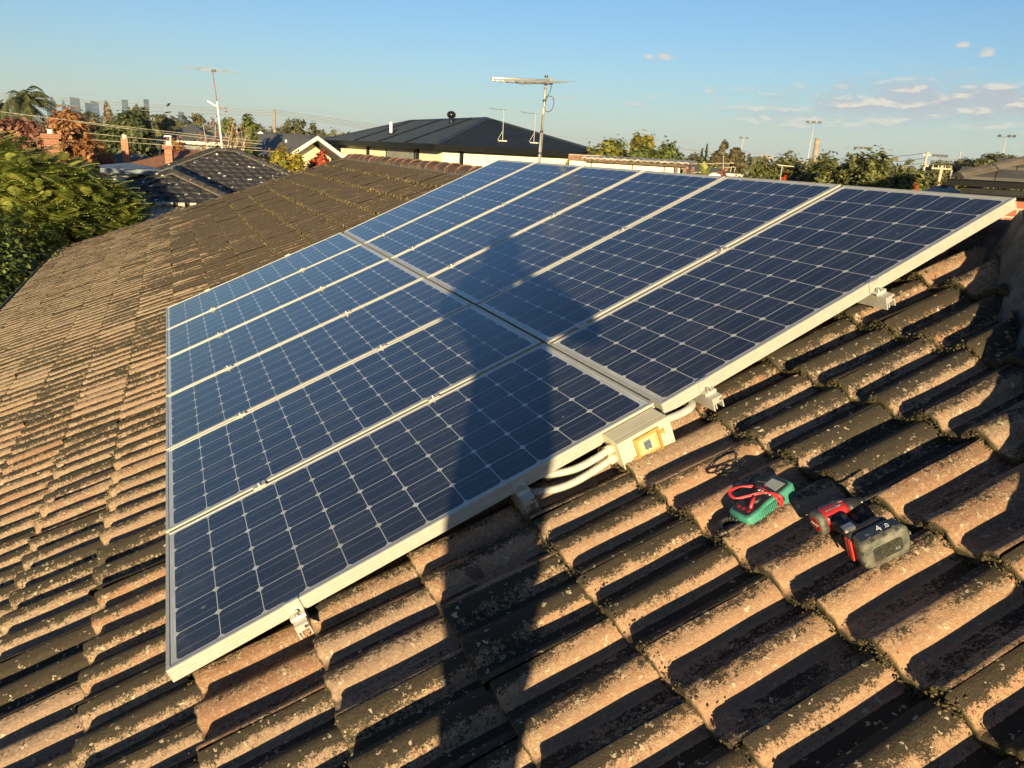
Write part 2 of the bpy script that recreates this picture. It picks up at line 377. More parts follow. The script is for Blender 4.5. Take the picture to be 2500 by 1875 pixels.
BRICK_RED = brick_material('red_brick', (.34, .10, .055), (.26, .075, .045), (.42, .33, .25))
BRICK_ORANGE = brick_material('orange_brick', (.35, .125, .068), (.29, .10, .058), (.34, .24, .17))
b = MB(); o_ = .45
b.box(hw((ex + o_, ex - KH + o_, 0)), hw((2 * XR - ex - o_, KF - ex - o_, ez - .02)))
b.build('wall', BRICK_RED, house)
b = MB(); gx = ex - .015; y0, y1 = ex - KH, KF - ex
prof = [(0, 0), (-.150, 0), (-.160, .085), (-.153, .105), (-.140, .105), (-.147, .085), (-.140, .012), (-.008, .012), (-.008, .11), (0, .11)]
for side in (0, 1):
    pl = [((gx if side == 0 else 2 * XR - gx) + (a if side == 0 else -a), ez - .09 + h) for a, h in prof]
    b.prism([(hw((a, 0, 0)).x, h) for a, h in pl], hw((0, y0 - .1, 0)).y, hw((0, y1 + .1, 0)).y, 'y')
for yy, sg in ((y0, -1), (y1, 1)):
    b.prism([(hw((0, yy + sg * (.015 - a), 0)).y, ez - .09 + h) for a, h in prof], hw((gx, 0, 0)).x, hw((2 * XR - gx, 0, 0)).x, 'x')
b.build('gutter', mat('gutter_green', (.13, .155, .14), .4, .2, 5, .1), house)
# ridge and hip capping: lapped angular caps on a mortar bed
CAPM = mat('ridge_terracotta', (.19, .080, .046), .8, .3, 7, 0, .6, 150, col2=(.060, .044, .030))
CAPN = mat('near_hip_cap', (.175, .080, .048), .85, .3, 8, 0, .7, 150, col2=(.060, .044, .030))
CAPH = mat('hip_cap_crust', (.115, .078, .05), .85, .3, 9, 0, .6, 150, col2=(.050, .038, .027))
MORT = mat('grey_pointing', (.105, .098, .088), .92, .35, 14, 0, .9, 90)
def capping(name, p0, p1, seed, m=None):
    rg = random.Random(seed); p0 = Vector(p0); p1 = Vector(p1); d = p1 - p0; L = d.length; d.normalize()
    side = d.cross(Vector((0, 0, 1))).normalized(); up = side.cross(d)
    n = int(L / .36); step = L / n; b = MB(); mb = MB()
    arc = [(-.125, -.035), (-.118, .0), (-.095, .034), (-.06, .057), (-.02, .068), (.02, .068), (.06, .057), (.095, .034), (.118, .0), (.125, -.035)]
    for i in range(n):
        rings = []; jr = rg.uniform(-.006, .006); tw = rg.uniform(-.02, .02)
        for (s_, k_, dz_) in ((-.02, 1.035, .007), (.012, 1.035, .007), (.03, 1.0, .003), (step + .01, .95, -.005)):
            c = p0 + d * (i * step + s_) + up * (dz_ + jr) + side * (tw * s_)
            rings.append([c + side * (a * k_) + up * (h * k_) for a, h in arc])
        inner = [[p - up * .014 for p in rings[0]]]
        vs = [p for r_ in inner + rings for p in r_]; m_ = len(arc)
        fs = [(r_ * m_ + j, r_ * m_ + j + 1, (r_ + 1) * m_ + j + 1, (r_ + 1) * m_ + j) for r_ in range(len(rings)) for j in range(m_ - 1)]
        b.add([hw(v) for v in vs], fs)
    k = 60; wl = .185 if m is CAPN else .150
    vs = []
    for i in range(k + 1):
        c = p0 + d * (L * i / k)
        for a, h in ((-wl + rg.uniform(-.012, .012), -.062 if m is not CAPN else -.155), (-.128, -.03 + rg.uniform(-.008, .008)), (-.108, .012), (0, .05), (.108, .012), (.128, -.03 + rg.uniform(-.008, .008)), (.150 + rg.uniform(-.012, .012), -.062)):
            vs.append(hw(c + side * a + up * h))
    mb.add(vs, [(i * 7 + j, i * 7 + j + 1, (i + 1) * 7 + j + 1, (i + 1) * 7 + j) for i in range(k) for j in range(6)])
    o = b.build(name, m or CAPM, house, True); mb.build('mortar_bed', MORT, o)
    return o
cz, rz_ = plane_n(-.138)
capping('ridge_capping', rz_[0], rz_[1], 1)
cz2, rz2 = plane_n(-.055); cz3, rz3 = plane_n(-.160)
for i, (a, r_) in enumerate(((0, 0), (1, 0), (2, 1), (3, 1))): capping('hip_capping', (cz2 if i == 0 else cz3 if i == 3 else cz)[a], (rz2 if i == 0 else rz3 if i == 3 else rz_)[r_], 2 + i, CAPN if i == 0 else CAPH)

# moss grains that sit along the tile butts
MOSS = mat('moss', (.17, .125, .055), .95, .5, 1.6, 0, .8, 300, col2=(.055, .046, .018))
def moss():
    rg = np.random.default_rng(11); P = []; SZ = []
    half = TW / 2
    def hprof(v, i):
        off = .055 + ((i + 1) % 2) * half; d = np.abs(((v - off) + half / 2) % half - half / 2)
        x = np.clip(d / .0525, 0, 1); return .041 * (1 - x ** 2.3) ** .8 - .003
    for i in range(18):
        u0 = .0235 + (i - 7) * TG
        near = np.clip((u0 - .7) / .6, 0, 1)
        for (vl, vh, dens, sz) in ((-2.2, 1.2, 720 * near + 50, .0025), (1.2, 5, 60, .007), (5, 12, 42 * (u0 > .8) + 4, .011)):
            n = int((vh - vl) * dens); v = rg.uniform(vl, vh, n)
            cl = np.sin(v * 9 + i) + np.sin(v * 23 + 2 * i) + rg.normal(0, .8, n); keep = cl > -.8; v = v[keep]
            a = rg.normal(-.004, .006, len(v)) ; low = rg.uniform(-.030, -.001, len(v))
            on = rg.random(len(v)) < .07; low[on] = .001; a[on] = np.abs(rg.normal(.008, .012, on.sum()))
            u = u0 + a; nn = -.150 + hprof(v, i) + .030 + low
            ok = u < clip_main(u, v) - .02
            P.append(np.stack([u, v, nn], -1)[ok]); SZ.append(sz * rg.uniform(.5, 1.5, ok.sum()))
    P = np.concatenate(P); SZ = np.concatenate(SZ); n = len(P)
    o8 = np.array([(1, 0, 0), (-1, 0, 0), (0, 1, 0), (0, -1, 0), (0, 0, 1), (0, 0, -1)], float)
    f8 = np.array([(0, 2, 4), (2, 1, 4), (1, 3, 4), (3, 0, 4), (2, 0, 5), (1, 2, 5), (3, 1, 5), (0, 3, 5)])
    V = P[:, None, :] + o8[None] * SZ[:, None, None] * rg.uniform(.6, 1.4, (n, 6, 1)) + rg.normal(0, .0008, (n, 6, 3))
    F = (f8[None] + (np.arange(n) * 6)[:, None, None]).reshape(-1, 3)
    Mx = np.array(XF_HOUSE_INV @ RF); V = V.reshape(-1, 3) @ Mx[:3, :3].T + Mx[:3, 3]
    o = npmesh('moss', V, F, MOSS, house); o['kind'] = 'stuff'
moss()
# ================================================================== SOLAR PANELS
PL, PW, GU, GV, FH = 1.58, 0.808, 0.0173, 0.0237, 0.042
ALU = mat('anodised_aluminium', (.44, .42, .375), .42, .06, 30, .3, .06, 300)
def panel_glass():
    M = bpy.data.materials.new('solar_cells'); M.use_nodes = True; k = NT(M.node_tree)
    co = k.n('ShaderNodeTexCoord').outputs['Object']; x, y, z = k.sep(co)
    oi = k.n('ShaderNodeObjectInfo').outputs['Random']
    def cell(c, m0):
        f = k.m('DIVIDE', k.m('SUBTRACT', c, m0), .127); return f, k.m('MULTIPLY', k.m('SUBTRACT', k.m('FRACT', f), .5), .127)
    fu, du = cell(x, .028); fv, dv = cell(y, .023)
    a = k.m('ABSOLUTE', du); b = k.m('ABSOLUTE', dv)
    ins = k.m('MULTIPLY', k.m('MULTIPLY', k.m('GREATER_THAN', fu, 0.0), k.m('LESS_THAN', fu, 12.0)), k.m('MULTIPLY', k.m('GREATER_THAN', fv, 0.0), k.m('LESS_THAN', fv, 6.0)))
    cm = k.m('MULTIPLY', k.m('MULTIPLY', k.m('LESS_THAN', a, .0622), k.m('LESS_THAN', b, .0620)), k.m('MULTIPLY', k.m('LESS_THAN', k.m('ADD', a, b), .1135), ins))
    bus = k.m('MULTIPLY', k.m('LESS_THAN', k.m('ABSOLUTE', k.m('SUBTRACT', b, .0305)), .0009), ins)
    # end ribbons in the margins
    mx = k.m('MINIMUM', x, k.m('SUBTRACT', PL, x))
    rib = k.m('MULTIPLY', k.m('GREATER_THAN', mx, .0185), k.m('LESS_THAN', mx, .0225))
    rib = k.m('MULTIPLY', rib, k.m('GREATER_THAN', k.m('FRACT', k.m('DIVIDE', k.m('SUBTRACT', y, .06), .254)), .17))
    cid = k.n('ShaderNodeTexWhiteNoise', noise_dimensions='3D'); k.put(cid.inputs['Vector'], k.vec(k.m('FLOOR', fu), k.m('FLOOR', fv), k.m('MULTIPLY', oi, 50.0)))
    cc_ = k.mix(cid.outputs['Value'], (.0080, .0115, .0225), (.0145, .0185, .034))
    dust = k.noise(k.vec(x, y, k.m('MULTIPLY', oi, 30.0)), 5.0, 6, .65)
    sheet = k.mix(k.ramp(dust, .35, .7), (.46, .47, .48), (.36, .36, .355))
    c = k.mix(cm, sheet, cc_)
    c = k.mix(bus, c, (.155, .165, .19))
    c = k.mix(rib, c, (.36, .36, .35))
    ey = k.m('MINIMUM', y, k.m('SUBTRACT', PW, y)); wm = k.m('MULTIPLY', k.m('MAXIMUM', k.ramp(x, .16, .005), k.ramp(ey, .05, .005)), k.ramp(k.noise(k.vec(k.m('MULTIPLY', x, .6), y, k.m('MULTIPLY', oi, 11.0)), 26.0, 5, .7), .42, .66))
    c = k.mix(k.m('MULTIPLY', wm, .10), c, (.42, .37, .29))
    c = k.mix(k.m('ADD', .020, k.m('MULTIPLY', k.ramp(dust, .4, .8), .030)), c, (.40, .35, .27))     # thin dust film
    vo = k.n('ShaderNodeTexVoronoi', feature='F1'); k.put(vo.inputs['Vector'], k.vec(k.m('ADD', x, k.m('MULTIPLY', oi, 9.0)), k.m('MULTIPLY', y, 1.7), 0.0)); vo.inputs['Scale'].default_value = 3.1
    smear = k.m('MULTIPLY', k.m('LESS_THAN', k.m('ADD', vo.outputs['Distance'], k.m('MULTIPLY', k.noise(co, 120.0, 3), .05)), .055), k.m('GREATER_THAN', k.sep(vo.outputs['Color'])[0], .72))
    c = k.mix(k.m('MULTIPLY', smear, .35), c, (.4, .4, .4))
    bs = k.n('ShaderNodeBsdfPrincipled'); k.put(bs.inputs['Base Color'], c)
    k.put(bs.inputs['Roughness'], k.m('ADD', .10, k.m('MULTIPLY', dust, .14))); bs.inputs['IOR'].default_value = 1.6
    k.n('ShaderNodeOutputMaterial', i_Surface=bs); return M
GLASS = panel_glass()
def panel_frame_mb():
    g = lambda h: [(0, h + .0020), (.0030, h + .0013), (.0030, h - .0013), (0, h - .0020)]
    pr = [(.0115, -.0036), (.0115, -.0004), (.0108, 0), (.0008, 0), (0, -.0008)] + g(-.011) + g(-.021) + g(-.031) + [(0, -FH), (.026, -FH), (.026, -FH + .0018), (.0022, -FH + .0018), (.0022, -.0036)]
    b = MB(); cs = [Vector((0, 0, 0)), Vector((PL, 0, 0)), Vector((PL, PW, 0)), Vector((0, PW, 0))]; n = len(pr)
    for i in range(4):
        p, q = cs[i], cs[(i + 1) % 4]; d = (q - p).normalized(); inn = Vector((-d.y, d.x, 0)); vs = []
        for (e, sg) in ((p, 1), (q, -1)):
            for a, h in pr: vs.append(e + inn * a + d * (sg * a) + Vector((0, 0, h)))
        b.add(vs, [(j, (j + 1) % n, n + (j + 1) % n, n + j) for j in range(n)])
    return b
col_word = ('lower', 'upper'); row_word = ('nearest the camera', 'second from the camera', 'third from the camera', 'fourth from the camera', 'fifth from the camera', 'farthest from the camera')
row_extra = {(0, 0): '', (1, 0): '', (1, 5): ''}
proto = None
for c_ in (0, 1):
    for r_ in range(6):
        v0 = r_ * (PW + GV)
        if c_ == 0: p = R(0, v0, -.004 * v0 / 4.9); ud = RF.to_3x3() @ Vector((1, 0, 0))
        else:
            zz = .0033 * v0 / 4.9
            p = R(PL + GU, v0 - .0141, -.010 + zz); ud = RF.to_3x3() @ Vector((PL, 0, .0393)).normalized()
        vd = RF.to_3x3() @ Vector((0, 1, 0)); nd = ud.cross(vd)
        j = RNG.normal(0, .0012); Mx = Matrix.Translation(p + nd * j) @ Matrix((ud, vd, nd)).transposed().to_4x4()
        lab = 'blue-black solar panel in the %s column, %s%s' % (col_word[c_], row_word[r_], row_extra.get((c_, r_), ''))
        t = thing('solar_panel', lab, 'solar panel', Mx, 'solar panels on the tiled roof')
        if proto is None:
            fr = panel_frame_mb().build('frame', ALU, t)
            gl = MB().box((.003, .003, -.0075), (PL - .003, PW - .003, -.0022)).build('cell_sheet', GLASS, t)
            jb = MB().box((1.35, .33, -.033), (1.47, .47, -.008)).build('junction_box', mat('black_plastic', (.02, .02, .022), .5), t)
            proto = (fr, gl, jb)
        else:
            for o in proto:
                k = o.copy(); COL.objects.link(k); k.parent = t

# ------------------------------------------------------------------ mounting rails with their clamps
RAILM = mat('mill_aluminium', (.48, .46, .42), .45, .1, 25, .4, .08, 200)
STEEL = mat('stainless_steel', (.45, .44, .42), .35, .15, 40, .9)
def bolt(parent, p, name='bolt'):
    b = MB(); b.cyl(p, Vector(p) + Vector((0, 0, .009)), .0066, n=16); b.cyl(Vector(p) + Vector((0, 0, -.002)), Vector(p) + Vector((0, 0, .0015)), .0092, n=18)
    b.cyl(Vector(p) + Vector((0, 0, .0091)), Vector(p) + Vector((0, 0, .0092)), .0034, n=6)
    return b.build(name, STEEL, parent)
rails = []
rail_pos = ((.357, -.055, 0, 'lower mounting rail under the lower column of panels, nearest the jutting array corner'),
            (1.078, -.060, 0, 'mounting rail under the lower column, ending just left of the corrugated conduit'),
            (1.760, -.072, -.006, 'mounting rail under the upper column, its end just right of the isolator box'),
            (2.487, -.078, .011, 'mounting rail under the upper column of panels, ending nearest the hip capping'))
for i, (u_, v_, dz_, lab) in enumerate(rail_pos):
    Mx = RF @ Matrix.Translation((u_, 0, dz_))
    t = thing('mounting_rail', lab, 'mounting rail', Mx, 'mounting rails of the solar array')
    dvv = -.0141 if i > 1 else 0
    if i == 0:
        pr = [(-.019, -.0435), (.019, -.0435), (.019, -.051), (.0065, -.051), (.0065, -.0605), (.019, -.0605), (.019, -.087), (.0150, -.087), (.0150, -.0645), (-.0065, -.0645), (-.0065, -.083), (-.0100, -.083), (-.0100, -.0645), (-.0150, -.0645), (-.0150, -.087), (-.019, -.087)]
        bar = MB().prism(pr, v_, 5.03, 'y').build('rail_bar', RAILM, t)
        parts = [bar]
        for sg, ve in ((-1, 0.0), (1, 6 * PW + 5 * GV)):
            e = MB()
            o1, o2 = (ve + sg * .0012, ve + sg * .0045)
            e.box((-.022, min(o1, o2), -.036), (.022, max(o1, o2), .0034))
            a1, a2 = ve - sg * .0075, ve + sg * .0045
            e.box((-.022, min(a1, a2), .0006), (.022, max(a1, a2), .0036))
            a1, a2 = ve + sg * .0045, ve + sg * .030
            e.box((-.022, min(a1, a2), -.036), (.022, max(a1, a2), -.0325))
            a1, a2 = ve + sg * .0265, ve + sg * .030
            e.box((-.022, min(a1, a2), -.0432), (.022, max(a1, a2), -.036))
            eo = e.build('end_clamp', RAILM, t, bevel=.0008)
            bolt(eo, (0, ve + sg * .0165, -.0323)); parts.append(eo)
        for r_ in range(1, 6):
            vm = r_ * (PW + GV) - GV / 2; e = MB()
            e.box((-.024, vm - .0195, .0007), (.024, vm + .0195, .0038)); e.box((-.024, vm - .0105, -.018), (.024, vm - .0085, .0007)); e.box((-.024, vm + .0085, -.018), (.024, vm + .0105, .0007))
            eo = e.build('mid_clamp', RAILM, t, bevel=.0006); bolt(eo, (0, vm, .0036)); parts.append(eo)
        hk = None
        for vv in (.42, 1.7, 3.0, 4.3):
            e = MB(); e.box((-.015, vv - .02, -.098), (.015, vv + .02, -.0872)); e.box((.0, vv - .015, -.118), (.16, vv + .015, -.112)); e.box((-.004, vv - .015, -.118), (.0, vv + .015, -.0982))
            parts.append(e.build('roof_hook', STEEL, t))
    else:
        for o in parts:
            k = o.copy(); COL.objects.link(k); k.parent = t; k.location = (0, dvv if 'rail_bar' not in o.name else v_ + .055, 0)
            for ch in o.children:
                kk = ch.copy(); COL.objects.link(kk); kk.parent = k
    rails.append(t)

# ------------------------------------------------------------------ isolator box and conduits
CREAM = mat('cream_plastic', (.54, .48, .34), .5, .05, 8, 0, .03, 200)
AMBER = mat('yellowed_plastic', (.36, .21, .06), .3, .15, 20, 0, 0, 60)
t = thing('isolator_box', 'cream plastic isolator box with yellowed switch window fixed to the near edge of the array', 'electrical box', RF @ Matrix.Translation((1.382, -.004, -.100)))
MB().box((0, -.066, 0), (.186, 0, .092)).build('housing', CREAM, t, bevel=.003)
lid = MB().box((-.0008, -.094, -.0008), (.1868, -.0664, .0928)).build('lid', CREAM, t, bevel=.003)
for sx in (.011, .175):
    for sz in (.010, .082): MB().cyl((sx, -.0935, sz), (sx, -.0952, sz), .0042, n=14).build('screw', mat('grey_screw', (.35, .33, .28), .5), lid)
w_ = MB(); pf = -.0942
for lo, hi in (((.048, 0), (.140, .006)), ((.048, .074), (.140, .080)), ((.048, .006), (.056, .074)), ((.132, .006), (.140, .074))):
    w_.box((lo[0], pf - .010, lo[1] + .004), (hi[0], pf, hi[1] + .004))
w_.box((.036, pf - .007, .014), (.048, pf, .026)); w_.box((.034, pf - .009, .017), (.037, pf, .023)); w_.box((.140, pf - .007, .056), (.154, pf, .066)); w_.box((.152, pf - .008, .050), (.157, pf, .070))
wo_ = w_.build('window_frame', AMBER, t, bevel=.0015)
w2 = MB()
for a in (.0075, .0125):
    x0, x1, z0, z1 = .056 + a - .0065, .132 - a + .0065, .010 + a - .0065, .078 - a + .0065
    y_ = pf - .0065 + a * .15
    w2.box((x0, y_, z0), (x1, y_ + .003, z0 + .0022)); w2.box((x0, y_, z1 - .0022), (x1, y_ + .003, z1)); w2.box((x0, y_, z0 + .0022), (x0 + .0022, y_ + .003, z1 - .0022)); w2.box((x1 - .0022, y_, z0 + .0022), (x1, y_ + .003, z1 - .0022))
w2.build('window_rib', mat('amber_light', (.42, .30, .11), .35, .1), wo_)
MB().box((.0555, pf - .0022, .0095), (.1325, pf - .0006, .0785)).build('window_pane', mat('amber_pane', (.50, .42, .22), .25, .06), wo_)
sw = MB(); sw.box((.080, pf - .0040, .030), (.104, pf - .0021, .058)); sw.box((.082, pf - .0085, .040), (.102, pf - .0040, .050)); sw.box((.084, pf - .0105, .030), (.089, pf - .004, .040)); sw.box((.095, pf - .0105, .030), (.100, pf - .004, .040))
sw.build('switch', mat('slate_plastic', (.10, .13, .19), .45, .1), t, bevel=.0008)
for z_ in (.026, .060):
    MB().cyl((.0, -.045, z_), (-.022, -.045, z_), .0155, n=20).build('gland', CREAM, t, True)
MB().cyl((.186, -.045, .052), (.205, -.044, .053), .0155, n=20).build('gland', CREAM, t, True)
COND = mat('white_conduit', (.40, .385, .34), .45, .08, 30)
def bez(p, n=40):
    """smooth curve through points (Catmull-Rom)"""
    p = [Vector(a) for a in p]; q = [2 * p[0] - p[1]] + p + [2 * p[-1] - p[-2]]; out = []
    for i in range(1, len(q) - 2):
        for k in range(n):
            t_ = k / n; a, b_, c, d = q[i - 1], q[i], q[i + 1], q[i + 2]
            out.append(.5 * ((2 * b_) + (c - a) * t_ + (2 * a - 5 * b_ + 4 * c - d) * t_ ** 2 + (-a + 3 * b_ - 3 * c + d) * t_ ** 3))
    out.append(p[-1]); return out
def resample(pts, step):
    out = [pts[0]]; acc = 0
    for a, b_ in zip(pts, pts[1:]):
        L = (b_ - a).length
        while acc + L >= step:
            f = (step - acc) / L; a = a.lerp(b_, f); out.append(a.copy()); L = (b_ - a).length; acc = 0
        acc += L
    return out
def conduit(label, pts, corr=True):
    t = thing('conduit', label, 'conduit', RF @ Matrix.Translation(pts[0]), 'conduits at the isolator box')
    P_ = resample(bez([Vector(p) - Vector(pts[0]) for p in pts]), .0017 if corr else .006)
    MB().tube(P_, .0125, 14, (lambda i: (.0126, .0126, .0108, .0108)[i % 4]) if corr else None).build('corrugated_tube' if corr else 'smooth_tube', COND, t, True)
conduit('white corrugated conduit, lower of two looping left from the isolator box', [(1.361, -.049, -.074), (1.31, -.047, -.080), (1.23, -.040, -.086), (1.16, -.018, -.084), (1.10, .03, -.078), (1.06, .11, -.075)])
conduit('white corrugated conduit, upper of two, running left from the isolator box under the panel', [(1.361, -.049, -.040), (1.32, -.042, -.048), (1.26, -.016, -.062), (1.20, .03, -.068), (1.14, .10, -.072)])
conduit('smooth white conduit bending right from the isolator box under the upper panel', [(1.586, -.048, -.047), (1.63, -.049, -.052), (1.672, -.045, -.055), (1.700, -.018, -.060), (1.700, .02, -.066), (1.68, .07, -.07)], False)

# ------------------------------------------------------------------ multimeter on the tiles
TEAL = mat('teal_rubber', (.042, .20, .145), .55, .12, 40, 0, .1, 400)
BLK = mat('black_rubber', (.016, .016, .018), .5, .2, 50, 0, .1, 300)
REDR = mat('red_lead', (.45, .028, .034), .4, .1)
e1 = Vector((.163, .012, .012)).normalized(); e2 = Vector((-.06, .96, -.06)); e2 = (e2 - e1 * e2.dot(e1)).normalized(); e3 = e1.cross(e2)
MM = RF @ Matrix.Translation((1.535, -.540, -.098)) @ Matrix((e1, e2, e3)).transposed().to_4x4()
t = thing('multimeter', 'small teal multimeter wrapped in its red test lead, lying on tiles beside the driver', 'multimeter', MM)
out = [(-.082, -.030), (-.076, -.038), (-.040, -.039), (-.012, -.034), (.014, -.034), (.042, -.039), (.076, -.038), (.084, -.030)]
out = out + [(x, -y) for x, y in reversed(out)]
MB().prism(out, -.010, .032, 'z').build('case', TEAL, t, True, bevel=.006, seg=3)
ins_ = [(x * .90, y * .80) for x, y in out]
fc = MB().prism(ins_, .0323, .0345, 'z').build('face', BLK, t, bevel=.001)
MB().box((.030, -.022, .0347), (.066, .022, .0357)).build('screen', mat('lcd_grey', (.30, .31, .29), .2, .08), fc)
MB().box((.026, -.026, .0346), (.070, .026, .0351)).build('screen_bezel', mat('bezel_grey', (.05, .05, .055), .3), fc)
MB().cyl((-.018, 0, .0346), (-.018, 0, .0415), .0165, .0145, 24).build('dial', BLK, fc, False, bevel=.001)
for y_ in (-.019, -.006, .007, .019): MB().cyl((.016, y_, .0346), (.016, y_, .0368), .0038, n=14).build('button', mat('pale_button', (.45, .46, .46), .4), fc)
for y_ in (-.018, 0, .018): MB().cyl((-.058, y_, .0346), (-.058, y_, .0352), .0055, n=16).build('socket', mat('socket_red', (.25, .02, .02), .4), fc)
gr = MB()
for i in range(9): gr.box((-.036 + i * .0058, -.0402, .006), (-.0335 + i * .0058, -.0375, .026))
gr.build('grip_rib', TEAL, t)
st = []
for i in range(150):
    a = 2 * math.pi * i / 46; st.append((.020 + .006 * math.sin(i * .17) + i * .00004, .0415 * math.cos(a) * (1.05 + .04 * math.sin(i * .9)), .017 + .0255 * math.sin(a) * (1.0 + .05 * math.sin(i * .31))))
MB().tube(resample(bez(st, 3), .003), .0023, 8).build('red_lead', REDR, t, True)
MB().tube(resample(bez([(.010, .036, .040), (-.012, .052, .052), (-.048, .050, .060), (-.052, .022, .055), (-.025, .004, .050), (.010, -.02, .046), (.028, -.043, .030), (.026, -.043, .004)], 14), .003), .0023, 8).build('red_lead', REDR, t, True)
MB().tube(resample(bez([(.016, .040, .040), (-.015, .055, .053), (-.05, .052, .063), (-.058, .026, .058), (-.03, .010, .052), (.004, -.012, .048), (.022, -.044, .034), (.020, -.044, .006)], 14), .003), .0023, 8).build('red_lead', REDR, t, True)
MB().cyl((-.020, -.004, .048), (-.052, -.020, .040), .0052, .0042, 12).build('probe', REDR, t, True)
MB().tube(resample(bez([(.045, .020, .037), (.03, .038, .045), (.018, .012, .049), (.022, -.030, .042), (.034, -.044, .020), (.03, -.03, -.002)], 14), .003), .0021, 8).build('black_lead', BLK, t, True)
sp = MB()
for i in range(10):
    a0 = math.pi * i / 9; sp.box((-.105 + .022 * math.cos(a0) - .006, .008 + .03 * math.sin(a0) - .004, -.006), (-.105 + .022 * math.cos(a0) + .006, .008 + .03 * math.sin(a0) + .004, .018))
sp.build('strap', BLK, t, bevel=.003)

# ------------------------------------------------------------------ loop of thin black cord
t = thing('cord_loop', 'loose loops of thin black cord lying on a tile crest below the isolator box', 'cord', RF @ Matrix.Translation((1.605, -.352, -.103)))
pt = []
for i in range(70):
    a = i * .42; rr_ = .030 + .014 * math.sin(i * .37); pt.append((rr_ * math.cos(a) * 1.5 + .0006 * i - .02, rr_ * math.sin(a) * .7, .006 + .012 * abs(math.sin(i * .23))))
pt = pt[:38] + [(-.05, -.03, .004), (-.085, -.045, .0), (-.11, -.04, .0)]
MB().tube(resample(bez(pt, 6), .0035), .0014, 6).build('cord', BLK, t, True)

# ------------------------------------------------------------------ cordless impact driver
RED = mat('red_plastic', (.32, .022, .024), .38, .12, 40, 0, .05, 300)
GREYP = mat('dusty_black_plastic', (.050, .049, .042), .6, .35, 30, 0, .2, 220, col2=(.15, .14, .11))
xh = Vector((.985, -.17, .02)).normalized(); yh = Vector((-.17, -.985, .0)); yh = (yh - xh * yh.dot(xh)).normalized(); zh = -xh.cross(yh)
DO = Vector((1.600, -.728, -.062))
t = thing('impact_driver', 'red and black cordless driver lying on the tiles, its battery marked 4.0', 'cordless drill', RF @ Matrix.Translation(DO))
def T(x, y, z): return xh * x + yh * y + zh * z
class DB(MB):
    def add(s, vs, fs): return MB.add(s, [T(*v) for v in vs], fs)
def loft(secs, n=20, B=DB):
    """rings: (x, cy, ry, rz, squareness) along the head axis"""
    b = B(); vs = []; fs = []
    for (x, cy, ry, rz, sq) in secs:
        for j in range(n):
            a = 2 * math.pi * j / n; c, s_ = math.cos(a), math.sin(a)
            e = 2 / sq; vs.append((x, cy + ry * math.copysign(abs(c) ** e, c), rz * math.copysign(abs(s_) ** e, s_)))
    for i in range(len(secs) - 1):
        for j in range(n): fs.append((i * n + j, i * n + (j + 1) % n, (i + 1) * n + (j + 1) % n, (i + 1) * n + j))
    fs += [tuple(range(n)), tuple((len(secs) - 1) * n + j for j in range(n))]
    return b.add(vs, fs)
loft([(-.040, 0, .0255, .027, 2.4), (-.030, .0, .027, .0285, 2.6), (-.010, .001, .0275, .0285, 2.6), (.012, 0, .026, .027, 2.5), (.024, -.001, .024, .025, 2.3)]).build('body', RED, t, True)
cap = loft([(-.0565, 0, .0245, .0255, 2.3), (-.0555, 0, .0262, .0272, 2.3), (-.052, 0, .0278, .029, 2.4), (-.0395, 0, .0285, .030, 2.5)]).build('rear_cap', GREYP, t, True)
db = DB()
vs = [(-.0575, .019 * math.cos(a), .019 * math.sin(a)) for a in [2 * math.pi * i / 24 for i in range(24)]]
db.add(vs + [(-.0560, y * 1.08, z * 1.08) for _, y, z in vs], [tuple(range(24))] + [(i, (i + 1) % 24, 24 + (i + 1) % 24, 24 + i) for i in range(24)]).build('badge', RED, cap)
db = DB(); db.tube([(-.0581, -.014 + .0028 * i, .004 * math.sin(i * 2.1) - .001 + i * .0003) for i in range(11)], .0011, 6).build('badge_script', mat('badge_pale', (.5, .35, .33), .5), cap)
loft([(.0242, -.001, .0238, .0248, 2.2), (.040, -.002, .021, .0215, 2.1), (.052, -.002, .017, .0175, 2), (.060, -.002, .0135, .0135, 2)]).build('nose', mat('dark_plastic', (.022, .022, .022), .5, .3, 40), t, True)
loft([(.060, -.002, .0105, .0105, 2), (.071, -.002, .0105, .0105, 2), (.074, -.002, .008, .008, 2)], 16).build('collet', mat('dark_steel', (.07, .07, .07), .35, .2, 30, .8), t, True)
loft([(.074, -.002, .0036, .0036, 2), (.125, -.002, .0036, .0036, 2), (.127, -.002, .0028, .0028, 2), (.150, -.002, .0028, .0022, 2)], 8).build('bit', mat('dark_steel', (.07, .07, .07), .35), t)
db = DB(); db.add([(-.030, -.022, .0215), (.010, -.018, .0225), (.010, .008, .0265), (-.030, .008, .0265), (-.030, -.020, .0245), (.010, -.018, .0245), (.010, .008, .0290), (-.030, .008, .0290)], [(0, 1, 2, 3), (4, 5, 6, 7), (0, 1, 5, 4), (1, 2, 6, 5), (2, 3, 7, 6), (3, 0, 4, 7)]).build('name_plate', mat('plate_steel_blue', (.05, .07, .10), .3, .5, 160, 0, col2=(.22, .24, .27)), t)
db = DB(); db.add([(.011, -.016, .021), (.022, -.015, .020), (.022, -.003, .023), (.011, -.003, .024), (.011, -.016, .0245), (.022, -.015, .0235), (.022, -.003, .0268), (.011, -.003, .0282)], [(0, 1, 2, 3), (4, 5, 6, 7), (0, 1, 5, 4), (1, 2, 6, 5), (2, 3, 7, 6), (3, 0, 4, 7)])
db.build('warning_label', mat('tan_label', (.30, .17, .09), .5), t)
